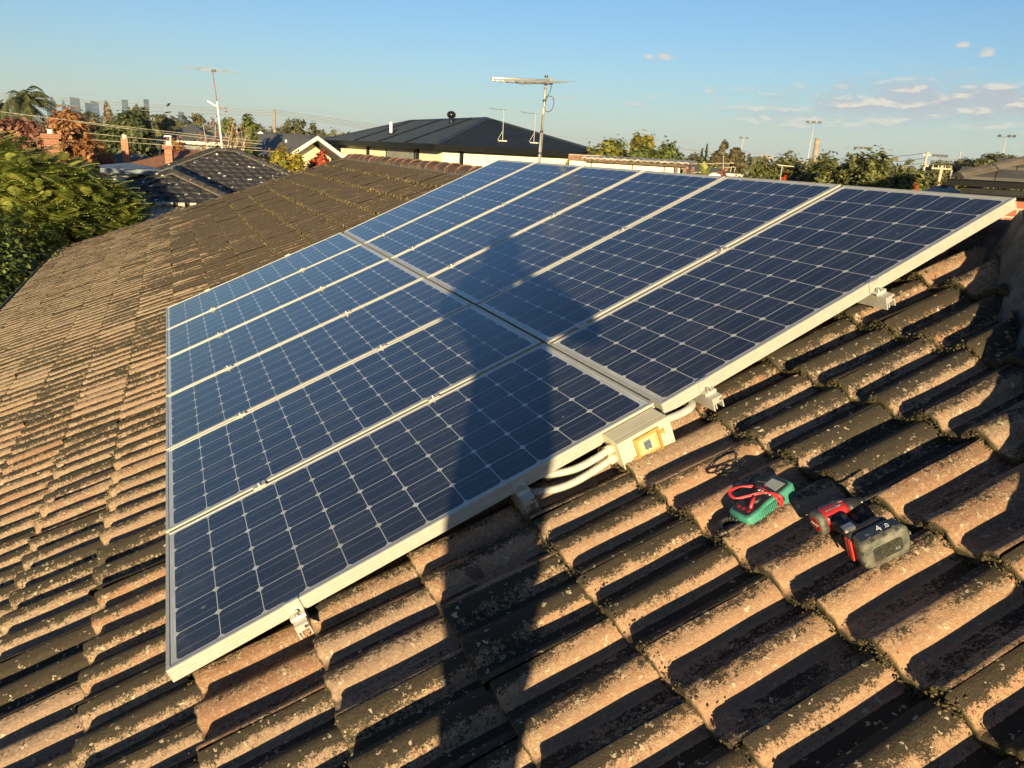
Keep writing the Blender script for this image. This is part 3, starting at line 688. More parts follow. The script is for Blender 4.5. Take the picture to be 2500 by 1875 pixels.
def loft_y(secs, n=20):
    b = DB(); vs = []; fs = []
    for (y, cx, rx, rz, sq) in secs:
        for j in range(n):
            a = 2 * math.pi * j / n; c, s_ = math.cos(a), math.sin(a); e = 2 / sq
            vs.append((cx + rx * math.copysign(abs(c) ** e, c), y, rz * math.copysign(abs(s_) ** e, s_)))
    for i in range(len(secs) - 1):
        for j in range(n): fs.append((i * n + j, i * n + (j + 1) % n, (i + 1) * n + (j + 1) % n, (i + 1) * n + j))
    fs += [tuple(range(n)), tuple((len(secs) - 1) * n + j for j in range(n))]
    return b.add(vs, fs)
loft_y([(.018, -.010, .026, .024, 2.4), (.035, -.010, .022, .0195, 2.2), (.060, -.008, .0195, .0175, 2.1), (.082, -.004, .021, .0185, 2.2), (.098, .004, .030, .024, 2.6)]).build('grip', BLK, t, True)
loft_y([(.024, .022, .007, .009, 2.5), (.040, .020, .008, .010, 2.5), (.052, .016, .006, .009, 2.5)], 14).build('trigger', mat('dark_red_trigger', (.16, .012, .014), .4), t, True)
loft_y([(.090, .008, .046, .030, 4), (.100, .008, .052, .034, 4.5), (.116, .008, .052, .034, 4.5)], 28).build('foot', mat('dark_plastic', (.022, .022, .022), .5), t, True)
bat = loft_y([(.117, .012, .053, .035, 4.5), (.122, .012, .056, .0375, 5), (.150, .014, .058, .0385, 5.5), (.158, .014, .057, .038, 5.5), (.163, .014, .052, .034, 5)], 36).build('battery', GREYP, t, True)
loft_y([(.1632, .014, .036, .019, 7), (.1641, .014, .0355, .0185, 7)], 28).build('base_panel', mat('smoked_panel', (.022, .023, .02), .25, .5, 160, 0, col2=(.05, .05, .04)), bat)
nb = DB()
for sx in (-.030, 0.0, .030):
    for sz in (-1, 1): nb.box((.014 + sx - .004, .146, sz * .0375 - .002), (.014 + sx + .004, .1635, sz * .0375 + .0022))
for sz in (-.014, .014):
    for sx in (-1, 1): nb.box((.014 + sx * .0565 - .002, .146, sz - .004), (.014 + sx * .0565 + .002, .1635, sz + .004))
nb.build('bumper_ridge', GREYP, bat)
rs = DB(); rs.box((-.0478, .104, -.028), (-.0462, .112, .028)); rs.box((-.0490, .1165, -.028), (-.0440, .1195, .028)); rs.box((-.0490, .1225, -.028), (-.0450, .1250, .028))
rs.build('red_stripe', mat('bright_red', (.55, .045, .028), .4), bat)
cl_ = DB(); cl_.box((-.042, .092, .0325), (-.016, .102, .0340)); cl_.box((-.042, .0995, .0340), (-.016, .102, .041)); cl_.box((-.042, .084, .0400), (-.016, .0995, .0414))
cl_.build('belt_clip', mat('bright_steel', (.62, .60, .55), .25, .1, 40, .9), t)
bl = DB(); bl.add([(-.036, .124, .0384), (.060, .124, .0384), (.060, .150, .0390), (-.036, .150, .0390), (-.036, .124, .0372), (.060, .124, .0372), (.060, .150, .0372), (-.036, .150, .0372)], [(0, 1, 2, 3), (4, 5, 6, 7), (0, 1, 5, 4), (1, 2, 6, 5), (2, 3, 7, 6), (3, 0, 4, 7)])
bl.build('battery_label', mat('navy_label', (.025, .032, .05), .35), bat)
WHT = mat('white_print', (.75, .76, .78), .5, .03)
def text(txt, size, M, parent, name, ext=.0003, m=WHT, cx='CENTER'):
    cu = bpy.data.curves.new(name, 'FONT'); cu.body = txt; cu.size = size; cu.extrude = ext; cu.align_x = cx; cu.align_y = 'CENTER'
    o = bpy.data.objects.new(name, cu); COL.objects.link(o)
    dg = bpy.context.evaluated_depsgraph_get(); me = bpy.data.meshes.new_from_object(o.evaluated_get(dg)); bpy.data.objects.remove(o)
    me.materials.clear(); k = link(name, me, m, parent); k.matrix_basis = M; return k
def tm(x, y, z, ox=None, oy=None):
    X = ox or xh; Y = oy or -yh; return Matrix.Translation(T(x, y, z)) @ Matrix((X, Y, X.cross(Y))).transposed().to_4x4()
text('4', .024, tm(.016, .136, .0394), bat, 'numeral')
text('.0', .016, tm(.034, .138, .0394), bat, 'numeral')
text('2 3', .006, tm(-.014, .139, .0393), bat, 'small_print', m=mat('faint_print', (.22, .23, .25), .5))
text('4.0', .010, tm(.036, .1644, -.008, xh, zh), bat, 'numeral', m=mat('faint_print', (.22, .23, .25), .5))

# ================================================================== TV AERIAL ON THE RIDGE BEHIND THE ARRAY
GALV = mat('galvanised_steel', (.50, .47, .42), .45, .12, 20, .5)
DARKC = mat('dark_cable', (.03, .035, .045), .5)
pt_ = at(1333.7, 187, 7.35); pb = at(1316, 402, 7.3)
t = thing('tv_aerial', 'large log-periodic television aerial on a leaning steel pole rising behind the solar panels', 'aerial', Vector((pb.x, pb.y, pb.z - .12)))
lo = lambda p: Vector(p) - Vector((pb.x, pb.y, pb.z - .12))
ax = (pt_ - pb).normalized()
MB().cyl(lo(pb - ax * .25), lo(pb.lerp(pt_, .36)), .0145, n=14).build('lower_pole', GALV, t, True)
MB().cyl(lo(pb.lerp(pt_, .34)), lo(pt_), .0115, n=14).build('upper_pole', GALV, t, True)
for f in (.13, .38, .73, 1.0):
    c = pb.lerp(pt_, f); MB().cyl(lo(c - ax * .009), lo(c + ax * .009), .0165 if f < .37 else .0145, n=14).build('band', mat('black_band', (.012, .012, .012), .5), t)
rr3 = RIGHT; boomd = (-RIGHT * .62 + Vector((FWD.x, FWD.y, 0)).normalized() * -.55 + Vector((0, 0, -.015))).normalized()
b0 = pt_ - ax * .035 + rr3 * .05; b1 = b0 - rr3 * .05 + boomd * .62
MB().cyl(lo(b0), lo(b1), .0075, n=8).build('boom', GALV, t, True)
MB().cyl(lo(b0 - ax * .028), lo(b1 - ax * .02), .006, n=8).build('boom', GALV, t, True)
eld = boomd.cross(Vector((0, 0, 1))).normalized()
for i in range(13):
    f = i / 12; c = b0.lerp(b1, .06 + .92 * f) - ax * (.014 + .010 * (i % 2)); h = .30 * (1 - f) ** 1.25 + .035
    MB().cyl(lo(c - eld * h), lo(c + eld * h), .0028, n=6).build('element', GALV, t)
mbx = MB(); q_ = Matrix.Translation(lo(b0)) @ m3.to_4x4()
mbx.box((-.022, -.03, -.02), (.010, .022, .02), q_); mbx.build('balun_box', mat('grey_box', (.14, .14, .14), .5), t, bevel=.004)
cb = b0 - ax * .03
loop = [cb, cb - ax * .05 - rr3 * .002, cb - ax * .085 - rr3 * .02]
cen = cb - ax * .165 + rr3 * .002
for i in range(0, 15):
    a = rad(100 - i * 26); loop.append(cen + rr3 * (.040 * math.cos(a)) + ax * (.066 * math.sin(a)) + boomd * (.002 * i))
loop += [pb.lerp(pt_, .72) + rr3 * .014, pb.lerp(pt_, .5) - rr3 * .004 - boomd * .0 - FWD * .014, pb.lerp(pt_, .38) - FWD * .016, pb.lerp(pt_, .2) + rr3 * .006 - FWD * .016, pb - FWD * .016]
MB().tube([lo(p) for p in bez(loop, 8)], .0036, 8).build('cable', DARKC, t, True)

# ================================================================== THE PERSON TAKING THE PHOTOGRAPH (seen as the long shadow)
def person():
    Fh = Vector((math.sin(rad(SUN_AZ - 180)), math.cos(rad(SUN_AZ - 180)), 0)); Rh = Vector((Fh.y, -Fh.x, 0))
    base = Vector((CAM.x, CAM.y, 0)) - Fh * .40
    zf = R(0, 0, -.11).z + base.x * math.tan(TH)
    base.z = zf
    t = thing('person', 'person in jacket and trousers standing on the tiles holding a phone up with both hands', 'person', Matrix.Translation(base) @ Matrix((Rh, Fh, Vector((0, 0, 1)))).transposed().to_4x4())
    zc = CAM.z - zf
    J = {}
    def j(n, x, y, z, r, r2=None): J[n] = ((x, y, z), (r, r2 or r))
    top = zc + .215
    j('pelvis', .02, 0, zc - .64, .175, .14); j('belly', .055, .0, zc - .50, .195, .15); j('chest', .065, .02, zc - .34, .205, .16); j('upper', .03, .02, zc - .18, .165, .13)
    j('neck', .01, .03, zc - .06, .075); j('headlow', .015, .05, zc + .02, .085, .09); j('head', .015, .05, zc + .11, .095, .1); j('crown', .018, .045, zc + .175, .065, .07)
    E = [('pelvis', 'belly'), ('belly', 'chest'), ('chest', 'upper'), ('upper', 'neck'), ('neck', 'headlow'), ('headlow', 'head'), ('head', 'crown')]
    for s_, sx in (('l', -1), ('r', 1)):
        j('sh' + s_, sx * .20, .02, zc - .150, .085); ew = (.265 if sx < 0 else .39)
        j('el' + s_, sx * ew, .14, zc - (.235 if sx < 0 else .225), .060); j('fa' + s_, sx * (ew * .60), .26, zc - .105, .055); j('wr' + s_, sx * .088, .345, zc - .045, .030, .026); j('pa' + s_, sx * .078, .372, zc - .008, .026, .018)
        E += [('upper', 'sh' + s_), ('sh' + s_, 'el' + s_), ('el' + s_, 'fa' + s_), ('fa' + s_, 'wr' + s_), ('wr' + s_, 'pa' + s_)]
        hx = -.060 if sx < 0 else .075
        fx, fy = (-.040, .10) if sx < 0 else (.035, -.06)
        gz = lambda x_, y_: ((Rh * x_ + Fh * y_).x) * math.tan(TH)
        j('hip' + s_, hx, 0, zc - .77, .088); j('kn' + s_, fx * .9, .05 + fy * .5, gz(fx, fy) + .52, .056); j('cf' + s_, fx - .004, fy - .02, gz(fx, fy) + .29, .052); j('an' + s_, fx, fy, gz(fx, fy) + .085, .042); j('to' + s_, fx + sx * .03, fy + .17, gz(fx + sx * .03, fy + .17) + .045, .040, .034)
        E += [('pelvis', 'hip' + s_), ('hip' + s_, 'kn' + s_), ('kn' + s_, 'cf' + s_), ('cf' + s_, 'an' + s_), ('an' + s_, 'to' + s_)]
        # fingers close round the phone, thumb on the screen side
        for q, (oy, oz, ln) in enumerate(((.030, .040, .8), (.034, .022, 1.0), (.034, .004, .95), (.030, -.014, .75))):
            p0 = (sx * .082, .384, zc + oz - .010); p1 = (sx * (.084), .384 + oy * .55, zc + oz - .004); p2 = (sx * (.070), .384 + oy * .75 * ln, zc + oz); p3 = (sx * (.052 + .01 * (1 - ln)), .384 + oy * .72, zc + oz + .002)
            for m_, p in enumerate((p0, p1, p2, p3)): j('f%s%d%d' % (s_, q, m_), *p, .0088 - .0011 * m_)
            E += [('pa' + s_, 'f%s%d0' % (s_, q))] + [('f%s%d%d' % (s_, q, m_), 'f%s%d%d' % (s_, q, m_ + 1)) for m_ in range(3)]
        for m_, p in enumerate(((sx * .070, .366, zc - .006), (sx * .055, .364, zc + .014), (sx * .040, .372, zc + .026))): j('t%s%d' % (s_, m_), *p, .0105 - .0013 * m_)
        E += [('pa' + s_, 't%s0' % s_), ('t%s0' % s_, 't%s1' % s_), ('t%s1' % s_, 't%s2' % s_)]
    names = list(J); idx = {n: i for i, n in enumerate(names)}
    me = bpy.data.meshes.new('body_tmp'); me.from_pydata([J[n][0] for n in names], [(idx[a], idx[b_]) for a, b_ in E], [])
    o = bpy.data.objects.new('body_tmp', me); COL.objects.link(o)
    sk = o.modifiers.new('skin', 'SKIN'); sk.use_smooth_shade = True
    o.modifiers.new('sub', 'SUBSURF').levels = 2
    for i, n in enumerate(names):
        me.skin_vertices[0].data[i].radius = J[n][1]; me.skin_vertices[0].data[i].use_root = (n == 'pelvis')
    dg = bpy.context.evaluated_depsgraph_get(); bm_ = bpy.data.meshes.new_from_object(o.evaluated_get(dg)); bpy.data.objects.remove(o)
    bm_.name = 'body'
    for m_ in (mat('skin', (.42, .23, .15), .5, .08), mat('navy_jacket', (.035, .045, .07), .8, .2, 12, 0, .3, 60), mat('work_trousers', (.06, .055, .05), .85, .2), mat('work_boots', (.10, .06, .03), .7)): bm_.materials.append(m_)
    for p in bm_.polygons:
        c = p.center
        if c.z > zc - .075 and abs(c.x) < .13 and c.y < .22: k = 0
        elif c.y > .325 and c.z > zc - .07: k = 0
        elif c.z > zc - .70: k = 1
        elif c.z > .135 + (Rh * c.x + Fh * c.y).x * math.tan(TH): k = 2
        else: k = 3
        p.material_index = k
    bo = bpy.data.objects.new('body', bm_); COL.objects.link(bo); bo.parent = t
    hr = MB().ball((.016, .035, zc + .135), (.100, .108, .095), 20, 12); hr.build('hair', mat('brown_hair', (.05, .03, .02), .6, .3, 60), t, True)
    hd = MB(); hd.ball((0, .135, zc + .075), (.014, .022, .022), 10, 8)
    for sx in (-1, 1): hd.ball((sx * .086, .045, zc + .075), (.012, .022, .032), 10, 8)
    hd.build('face_relief', mat('skin', (.42, .23, .15), .5), t, True)
    ey = MB()
    for sx in (-1, 1): ey.ball((sx * .030, .128, zc + .098), (.013, .010, .008), 10, 6)
    ey.build('eyes', mat('eye', (.12, .10, .09), .2), t, True)
    MB().box((-.028, .128, zc + .034), (.028, .138, zc + .044)).build('mouth', mat('lip', (.32, .13, .11), .5), t, True, bevel=.004)
    # phone, lens at the camera position, screen to the face
    P = thing('phone', 'dark smartphone held up in the hands of the person on the roof', 'phone', Matrix.Translation(CAM - FWD * .012) @ m3.to_4x4())
    MB().box((-.075, -.050, 0), (.075, .022, .0075)).build('phone_case', mat('phone_black', (.015, .015, .018), .3), P, bevel=.003)
    MB().box((-.071, -.046, .0077), (.071, .018, .0082)).build('phone_screen', mat('phone_screen', (.01, .012, .015), .1), P)
person()
# ================================================================== VEGETATION BUILDERS
def foliage(name, ca, cb, trans=.25, cc_=None):
    if name in MATS: return MATS[name]
    M = bpy.data.materials.new(name); M.use_nodes = True; k = NT(M.node_tree)
    r = k.n('ShaderNodeAttribute', attribute_name='rnd').outputs['Fac']; co = k.n('ShaderNodeTexCoord').outputs['Object']
    nz = k.noise(co, 1.3, 4, .6)
    c = k.mix(k.ramp(k.m('ADD', k.m('MULTIPLY', r, .7), k.m('MULTIPLY', nz, .6)), .3, 1.0), ca, cb)
    if cc_: c = k.mix(k.ramp(k.m('ADD', nz, k.m('MULTIPLY', k.m('SUBTRACT', r, .5), .35)), .52, .62), c, cc_)
    d = k.n('ShaderNodeBsdfPrincipled', i_Roughness=.55); k.put(d.inputs['Base Color'], c); d.inputs['Specular IOR Level'].default_value = .3
    t = k.n('ShaderNodeBsdfTranslucent'); k.put(t.inputs[0], c)
    mx = k.n('ShaderNodeMixShader', i_0=trans, i_1=d, i_2=t); k.n('ShaderNodeOutputMaterial', i_Surface=mx)
    MATS[name] = M; return M
BARK = mat('bark', (.16, .12, .085), .9, .3, 8, 0, .5, 30)
PALEBARK = mat('pale_bark', (.42, .37, .29), .8, .25, 8)
def leaf_quads(c, nrm, ln, wd, rg):
    """one rhombus leaf per centre"""
    n = len(c); r = rg.normal(size=(n, 3)); t = np.cross(nrm, r); t /= np.linalg.norm(t, axis=1, keepdims=True) + 1e-9
    b_ = np.cross(nrm, t); L = ln * rg.uniform(.6, 1.3, (n, 1)); Wd = wd * rg.uniform(.6, 1.3, (n, 1))
    V = np.stack([c - t * L, c + b_ * Wd, c + t * L, c - b_ * Wd], 1).reshape(-1, 3)
    return V, np.arange(4 * n).reshape(n, 4)
def lobes_in(ell, n, rg, rr=(.28, .46), low=-.5):
    """sub-crowns spread through an ellipsoid (centre, radii)"""
    out = []; c, r = np.array(ell[0], float), np.array(ell[1], float)
    while len(out) < n:
        p = rg.uniform(-1, 1, 3)
        if np.linalg.norm(p) > 1 or p[2] < low: continue
        k = rg.uniform(*rr); out.append((c + p * r * (1 - k * .8), r * k * np.array([1, 1, .85])))
    return out
def lobe_leaves(lobes, n, ln, wd, seed, clump=.17, up=.35):
    rg = np.random.default_rng(seed); vol = np.array([np.prod(l[1]) ** (2 / 3) for l in lobes]); cnt = (n * vol / vol.sum()).astype(int) + 4
    C = []; N = []
    for (c, r), k in zip(lobes, cnt):
        nc = max(6, k // 22); d = rg.normal(size=(nc, 3)); d /= np.linalg.norm(d, axis=1, keepdims=True); d[:, 2] = np.where(d[:, 2] < -.55, -d[:, 2], d[:, 2])
        cc2 = c + d * r * rg.uniform(.62, 1.05, (nc, 1)); w_ = rg.integers(0, nc, k)
        p = cc2[w_] + rg.normal(size=(k, 3)) * r * clump
        nn = (p - c) / r + np.array([0, 0, up]) + rg.normal(size=(k, 3)) * .45
        C.append(p); N.append(nn / (np.linalg.norm(nn, axis=1, keepdims=True) + 1e-9))
    C = np.concatenate(C); N = np.concatenate(N); V, F = leaf_quads(C, N, ln, wd, rg)
    return V, F, rg.random(len(F))
def limbs(h0, lobes, r0, seed, base=(0, 0, 0), n=9):
    rg = random.Random(seed); b = MB(); b0 = Vector(base)
    top = sum((Vector(l[0]) for l in lobes), Vector()) / len(lobes); fork = Vector((b0.x + (top.x - b0.x) * .4, b0.y + (top.y - b0.y) * .4, h0))
    b.tube(bez([b0, b0.lerp(fork, .5) + Vector((rg.uniform(-.1, .1), rg.uniform(-.1, .1), 0)), fork], 4), r0, 9, lambda i: r0 * (1.15 - .05 * i))
    for l in rg.sample(lobes, min(n, len(lobes))):
        e = Vector(l[0]); m_ = fork.lerp(e, .5) + Vector((0, 0, -.06 * (e - fork).length))
        pts = bez([fork, m_, e], 3); b.tube(pts, r0 * .5, 6, lambda i: r0 * (.55 - .07 * i))
    return b
TREE_ID = [0]
def tree(name, label, px, d, top, wpx, m, n=5000, base=.25, leaf=None, lob=11, group=None, bark=None, depth=1.0, asp=.5, ells=None, cat='tree', rr=(.28, .46), clump=.17):
    """tree standing on the ground at a bearing: its top and width are read off the photograph, its distance sets the size"""
    TREE_ID[0] += 1; sd_ = 100 + TREE_ID[0]; rg = np.random.default_rng(sd_)
    H = at(px, top, d).z; Wm = wpx / F_PX * d * math.hypot(1, (px - 1250) / F_PX)
    t = thing(name, label, cat, frame_at(px, d), group)
    zb = H * base; lobes = []
    for (ox, oz, sx, sz) in (ells or ((0, 0, 1, 1),)):
        cz_ = zb + (H - zb) * (.5 + oz); lobes += lobes_in(((ox * Wm, 0, cz_), (Wm / 2 * sx, Wm / 2 * sx * depth, (H - zb) / 2 * sz)), lob, rg, rr)
    mxz = max(l[0][2] + l[1][2] * .95 for l in lobes); lobes = [((l[0][0], l[0][1], l[0][2] + (H - mxz)), l[1]) for l in lobes]
    lf = leaf or max(.05, d * 3.4 / F_PX)
    V, F, rn = lobe_leaves([(np.array(a), b_) for a, b_ in lobes], n, lf, lf * asp, sd_, clump)
    npmesh('crown', V, F, m, t, False, None, dict(rnd=rn))
    limbs(max(.3, zb * .9), [(tuple(a), b_) for a, b_ in lobes], max(.05, min(.35, H * .022)), sd_).build('trunk', bark or BARK, t, True)
    return t

# ================================================================== GROUND
b = MB(); b.add([(-7000, -7000, 0), (7000, -7000, 0), (7000, 7000, 0), (-7000, 7000, 0)], [(0, 1, 2, 3)])
tag(b.build('ground', mat('dry_grass', (.075, .085, .035), .95, .4, .15, 0, 0, 1, col2=(.13, .105, .06))), None, None, None, 'structure')

# ================================================================== THE GARDEN BEYOND THE GUTTER
FG = foliage('feathery_green', (.15, .185, .030), (.42, .43, .10), .4)
def feathery_tree():
    px, d = 170, 22.5
    t = thing('feathery_tree', 'broad bright green feathery-leaved tree beyond the gutter at the left edge', 'tree', frame_at(px, d))
    inv = XF[t.name].inverted(); rg = np.random.default_rng(21); lobes = []
    for (x, y, dd, r) in ((-40, 432, 22, 1.2), (50, 438, 23, 1.1), (140, 462, 23.5, 1.0), (205, 482, 23.5, .9), (255, 500, 23, .75), (290, 520, 23, .65), (20, 480, 21, 1.3), (120, 490, 21.5, 1.3), (205, 505, 22, 1.1), (240, 520, 22, .85), (290, 570, 22, .7), (-60, 540, 20.5, 1.2), (60, 570, 20.5, 1.1), (160, 580, 21.5, 1.2), (240, 580, 22, 1.0), (290, 610, 22, .7), (200, 640, 23, 1.2), (70, 640, 21.5, 1.2), (280, 650, 23, 1.0)):
        p = inv @ at(x, y, dd); lobes.append((np.array(p), np.array((r, r, r * .8))))
    # bipinnate frond: a drooping rachis with leaflets to both sides
    k = 9; s = np.linspace(0, 1, k + 1)[1:]; tv = []; tf = []
    for i, a in enumerate(s):
        w_ = .34 * math.sin(math.pi * (a * .86 + .1)) ; z = -.26 * a * a
        for sg in (-1, 1):
            b0 = len(tv); x0 = a; tv += [(x0 - .04, 0, z), (x0 - .01, sg * w_ * .6, z - .02), (x0 + .09, sg * w_, z - .07), (x0 + .06, 0, z - .01)]; tf.append((b0, b0 + 1, b0 + 2, b0 + 3))
    tv = np.array(tv); tf = np.array(tf); nf_ = 6200
    vol = np.array([l[1][0] ** 2 for l in lobes]); w_ = rg.choice(len(lobes), nf_, p=vol / vol.sum())
    dr = rg.normal(size=(nf_, 3)); dr /= np.linalg.norm(dr, axis=1, keepdims=True); dr[:, 2] = np.where(dr[:, 2] < -.35, -dr[:, 2], dr[:, 2])
    P = np.array([lobes[i][0] for i in w_]) + dr * np.array([lobes[i][1] for i in w_]) * rg.uniform(.55, 1.02, (nf_, 1))
    hd = np.arctan2(dr[:, 1], dr[:, 0]) + rg.normal(0, .7, nf_); pit = rg.uniform(-.45, .75, nf_); L = rg.uniform(.26, .52, nf_)
    ex_ = np.stack([np.cos(hd) * np.cos(pit), np.sin(hd) * np.cos(pit), np.sin(pit)], 1); ey_ = np.stack([-np.sin(hd), np.cos(hd), np.zeros(nf_)], 1); ez_ = np.cross(ex_, ey_)
    V = P[:, None] + L[:, None, None] * (tv[None, :, :1] * ex_[:, None] + tv[None, :, 1:2] * ey_[:, None] + tv[None, :, 2:] * ez_[:, None])
    F = (tf[None] + (np.arange(nf_) * len(tv))[:, None, None]).reshape(-1, 4)
    npmesh('crown', V.reshape(-1, 3), F, FG, t, False, None, dict(rnd=np.repeat(rg.random(nf_), len(tf))))
    limbs(1.5, [(tuple(a), b_) for a, b_ in lobes], .14, 5, (0, 0, 0), 14).build('trunk', BARK, t, True)
feathery_tree()
def hedge_shrub():
    t = thing('evergreen_shrub', 'dark glossy small-leaved evergreen shrub crowding the gutter at the left edge', 'shrub', frame_at(60, 17.5))
    inv = XF[t.name].inverted(); lobes = []
    for (x, y, dd, r) in ((-70, 640, 18, 1.0), (0, 625, 22, 1.0), (60, 620, 22, .95), (115, 625, 22, .8), (155, 630, 22, .7), (-40, 710, 17, .9), (30, 710, 18, .85), (90, 690, 19, .75), (130, 680, 20.5, .6), (-30, 790, 16.5, .8), (30, 780, 17.5, .75), (70, 750, 18.5, .7), (-60, 860, 16, .8), (10, 850, 17, .7), (190, 630, 23, .8), (-80, 770, 16, .8)):
        p = inv @ at(x, y, dd); lobes.append((np.array(p), np.array((r, r, r * .9))))
    V, F, rn = lobe_leaves(lobes, 26000, .062, .036, 33, .25, .4)
    npmesh('crown', V, F, foliage('glossy_dark', (.030, .052, .014), (.080, .105, .026), .2, (.22, .26, .05)), t, False, None, dict(rnd=rn))
    limbs(.5, [(tuple(a), b_) for a, b_ in lobes], .09, 6, (0, 0, 0), 16).build('trunk', BARK, t, True)
hedge_shrub()

ORG = foliage('autumn_orange', (.22, .085, .045), (.33, .165, .055), .3)
PNK = foliage('autumn_russet', (.22, .085, .065), (.30, .16, .10), .3)
YEL = foliage('autumn_yellow', (.25, .20, .035), (.42, .27, .03), .3, (.14, .15, .03))
REDF = foliage('autumn_red', (.34, .045, .035), (.42, .11, .045), .3)
DKG = foliage('dark_evergreen', (.028, .042, .017), (.085, .095, .034), .15)
MDG = foliage('mid_green', (.06, .085, .022), (.15, .16, .04), .25)
GUM = foliage('gum_olive', (.065, .068, .030), (.155, .140, .062), .2)
GUMB = foliage('gum_brown', (.070, .058, .030), (.135, .108, .055), .2)
YGR = foliage('yellow_green', (.11, .13, .025), (.23, .20, .04), .3)
tree('autumn_tree', 'orange-leaved autumn tree behind the feathery tree and the capped chimney', 150, 37, 272, 170, ORG, 9000, .2, .13, 14)
tree('autumn_tree', 'dull russet autumn tree at the left edge below the palm', 20, 36, 292, 160, PNK, 8000, .2, .13, 12)
tree('evergreen_tree', 'tall dense dark evergreen tree behind the two slim brick chimneys', 300, 46, 273, 150, DKG, 11000, .12, .16, 16)
tree('evergreen_tree', 'dark tree at the far left edge beside the palm', 0, 75, 243, 80, DKG, 3500, .2, None, 9)
tree('poplar', 'thin pale bare poplar among dark trees below the skyscrapers', 266, 120, 255, 20, foliage('bare_twigs', (.22, .16, .11), (.30, .23, .16), .2), 1200, .15, .30, 6)
tree('gum_tree', 'small round-headed gum tree against the sky right of the bare poplar', 330, 130, 259, 36, GUM, 1600, .45, None, 6)
tree('gum_tree', 'small gum tree against the sky below the slim skyscraper farthest right', 357, 132, 263, 32, GUM, 1400, .45, None, 6)
tree('gum_tree', 'low dark gum tree right of the roundest skyscraper cluster', 215, 115, 273, 110, GUM, 2600, .2, None, 10)
tree('gum_tree', 'gum tree beside the short isolated skyscraper', 418, 140, 285, 66, GUM, 2000, .3, None, 8)
tree('gum_tree', 'gum tree behind the peak of the dark two-storey house', 478, 110, 277, 44, GUM, 1600, .3, None, 7)
tree('gum_tree', 'gum tree left of the tall wooden power pole', 615, 95, 297, 66, GUM, 2400, .3, None, 8)
tree('gum_tree', 'broad gum tree on the skyline just right of the wooden power pole', 712, 85, 292, 92, GUM, 4200, .25, None, 11)
tree('gum_tree', 'round gum tree behind the cream gabled house', 776, 88, 304, 50, GUM, 2200, .3, None, 7)
tree('bushy_tree', 'green bushy tree behind the bare stems by the tiled grey roof', 592, 42, 284, 96, MDG, 6000, .12, .15, 11)
tree('autumn_shrub', 'yellow and green autumn shrub above the grey tiled hip', 692, 31, 364, 128, YEL, 6500, .1, .11, 12, cat='shrub')
tree('autumn_shrub', 'red-leaved autumn shrub in front of the cream gabled house', 778, 34, 368, 96, REDF, 5000, .1, .11, 10, cat='shrub')
tree('autumn_shrub', 'orange-red autumn shrub covering the roof beside the chimney', 452, 37, 341, 88, ORG, 4500, .3, .12, 9, cat='shrub')
tree('garden_tree', 'spreading yellow-green tree behind the cream shed', 1486, 34, 342, 235, YGR, 13000, .3, .12, 18)
tree('garden_tree', 'orange-topped tree behind the cream shed', 1572, 40, 336, 80, YEL, 3200, .35, .13, 7)
tree('garden_tree', 'darker green rounded tree at the right end of the cream shed', 1600, 31, 355, 165, MDG, 10000, .25, .11, 14)
CYP = foliage('cypress_green', (.030, .050, .016), (.070, .085, .025), .1)
def cypress(label, px, d, top, wpx):
    H = at(px, top, d).z; w_ = wpx / F_PX * d / 2; t = thing('cypress', label, 'tree', frame_at(px, d), 'pencil cypresses'); rg = np.random.default_rng(px)
    lobes = [(np.array((rg.normal(0, .03), rg.normal(0, .03), z)), np.array((w_ * q, w_ * q, H * .08))) for z, q in zip(np.linspace(H * .1, H * .95, 14), np.r_[np.linspace(.8, 1, 5), np.linspace(1, .22, 9)])]
    V, F, rn = lobe_leaves(lobes, 4500, .10, .05, px, .12, .8); npmesh('crown', V, F, CYP, t, False, None, dict(rnd=rn))
    MB().cyl((0, 0, 0), (0, 0, H * .6), .10, .03, 8).build('trunk', BARK, t)
cypress('shorter of two pencil cypresses by the grey gable', 1710, 60, 366, 16); cypress('taller of two pencil cypresses by the grey gable', 1721, 60, 353, 13)
tree('gum_tree', 'brown-olive gum tree with two rounded heads right of the cypresses', 1776, 58, 350, 84, GUMB, 6500, .42, .17, 9, bark=PALEBARK, ells=((-.2, .08, .62, .85), (.24, .03, .58, .8)))
HDG = foliage('hedge_olive', (.060, .070, .020), (.20, .19, .058), .25)
for (px, d, top, wp, lab) in ((1842, 26, 392, 120, 'leafy olive-green garden tree left of the thin aerial, first along the upper array edge'), (1925, 27, 386, 130, 'leafy olive-green garden tree directly behind the thin aerial'), (2010, 26, 388, 130, 'leafy olive-green garden tree below the tall chimney stack'), (2075, 23, 378, 130, 'tallest leafy olive-green garden tree, below the cut-off floodlight head'), (2145, 22, 390, 120, 'leafy olive-green garden tree right of the tallest one'), (2200, 23, 415, 80, 'low leafy olive-green garden tree by the leaning power pole')):
    tree('garden_tree', lab, px, d, top, wp * 1.25, HDG, 15000, .12, .085, 18, 'garden trees beyond the upper edge of the array', asp=.42)
for (px, d, top, wp, lab) in ((2268, 115, 417, 44, 'lowest dark gum tree at the left of the distant right-hand clump'), (2310, 112, 395, 76, 'dark gum tree behind the wooden crossarm pole'), (2352, 112, 388, 70, 'dark gum tree in the middle of the distant right-hand clump'), (2410, 108, 374, 70, 'highest spreading gum tree beside the right-hand floodlight'), (2458, 112, 389, 50, 'gum tree at the right end of the distant clump')):
    tree('gum_tree', lab, px, d, top, wp * 1.45, GUM, 6500, .3, None, 11, 'gum trees in the distant right-hand clump')
tree('autumn_shrub', 'orange autumn shrub in front of the distant right-hand gums', 2345, 62, 417, 60, YEL, 1500, .1, None, 7, cat='shrub')
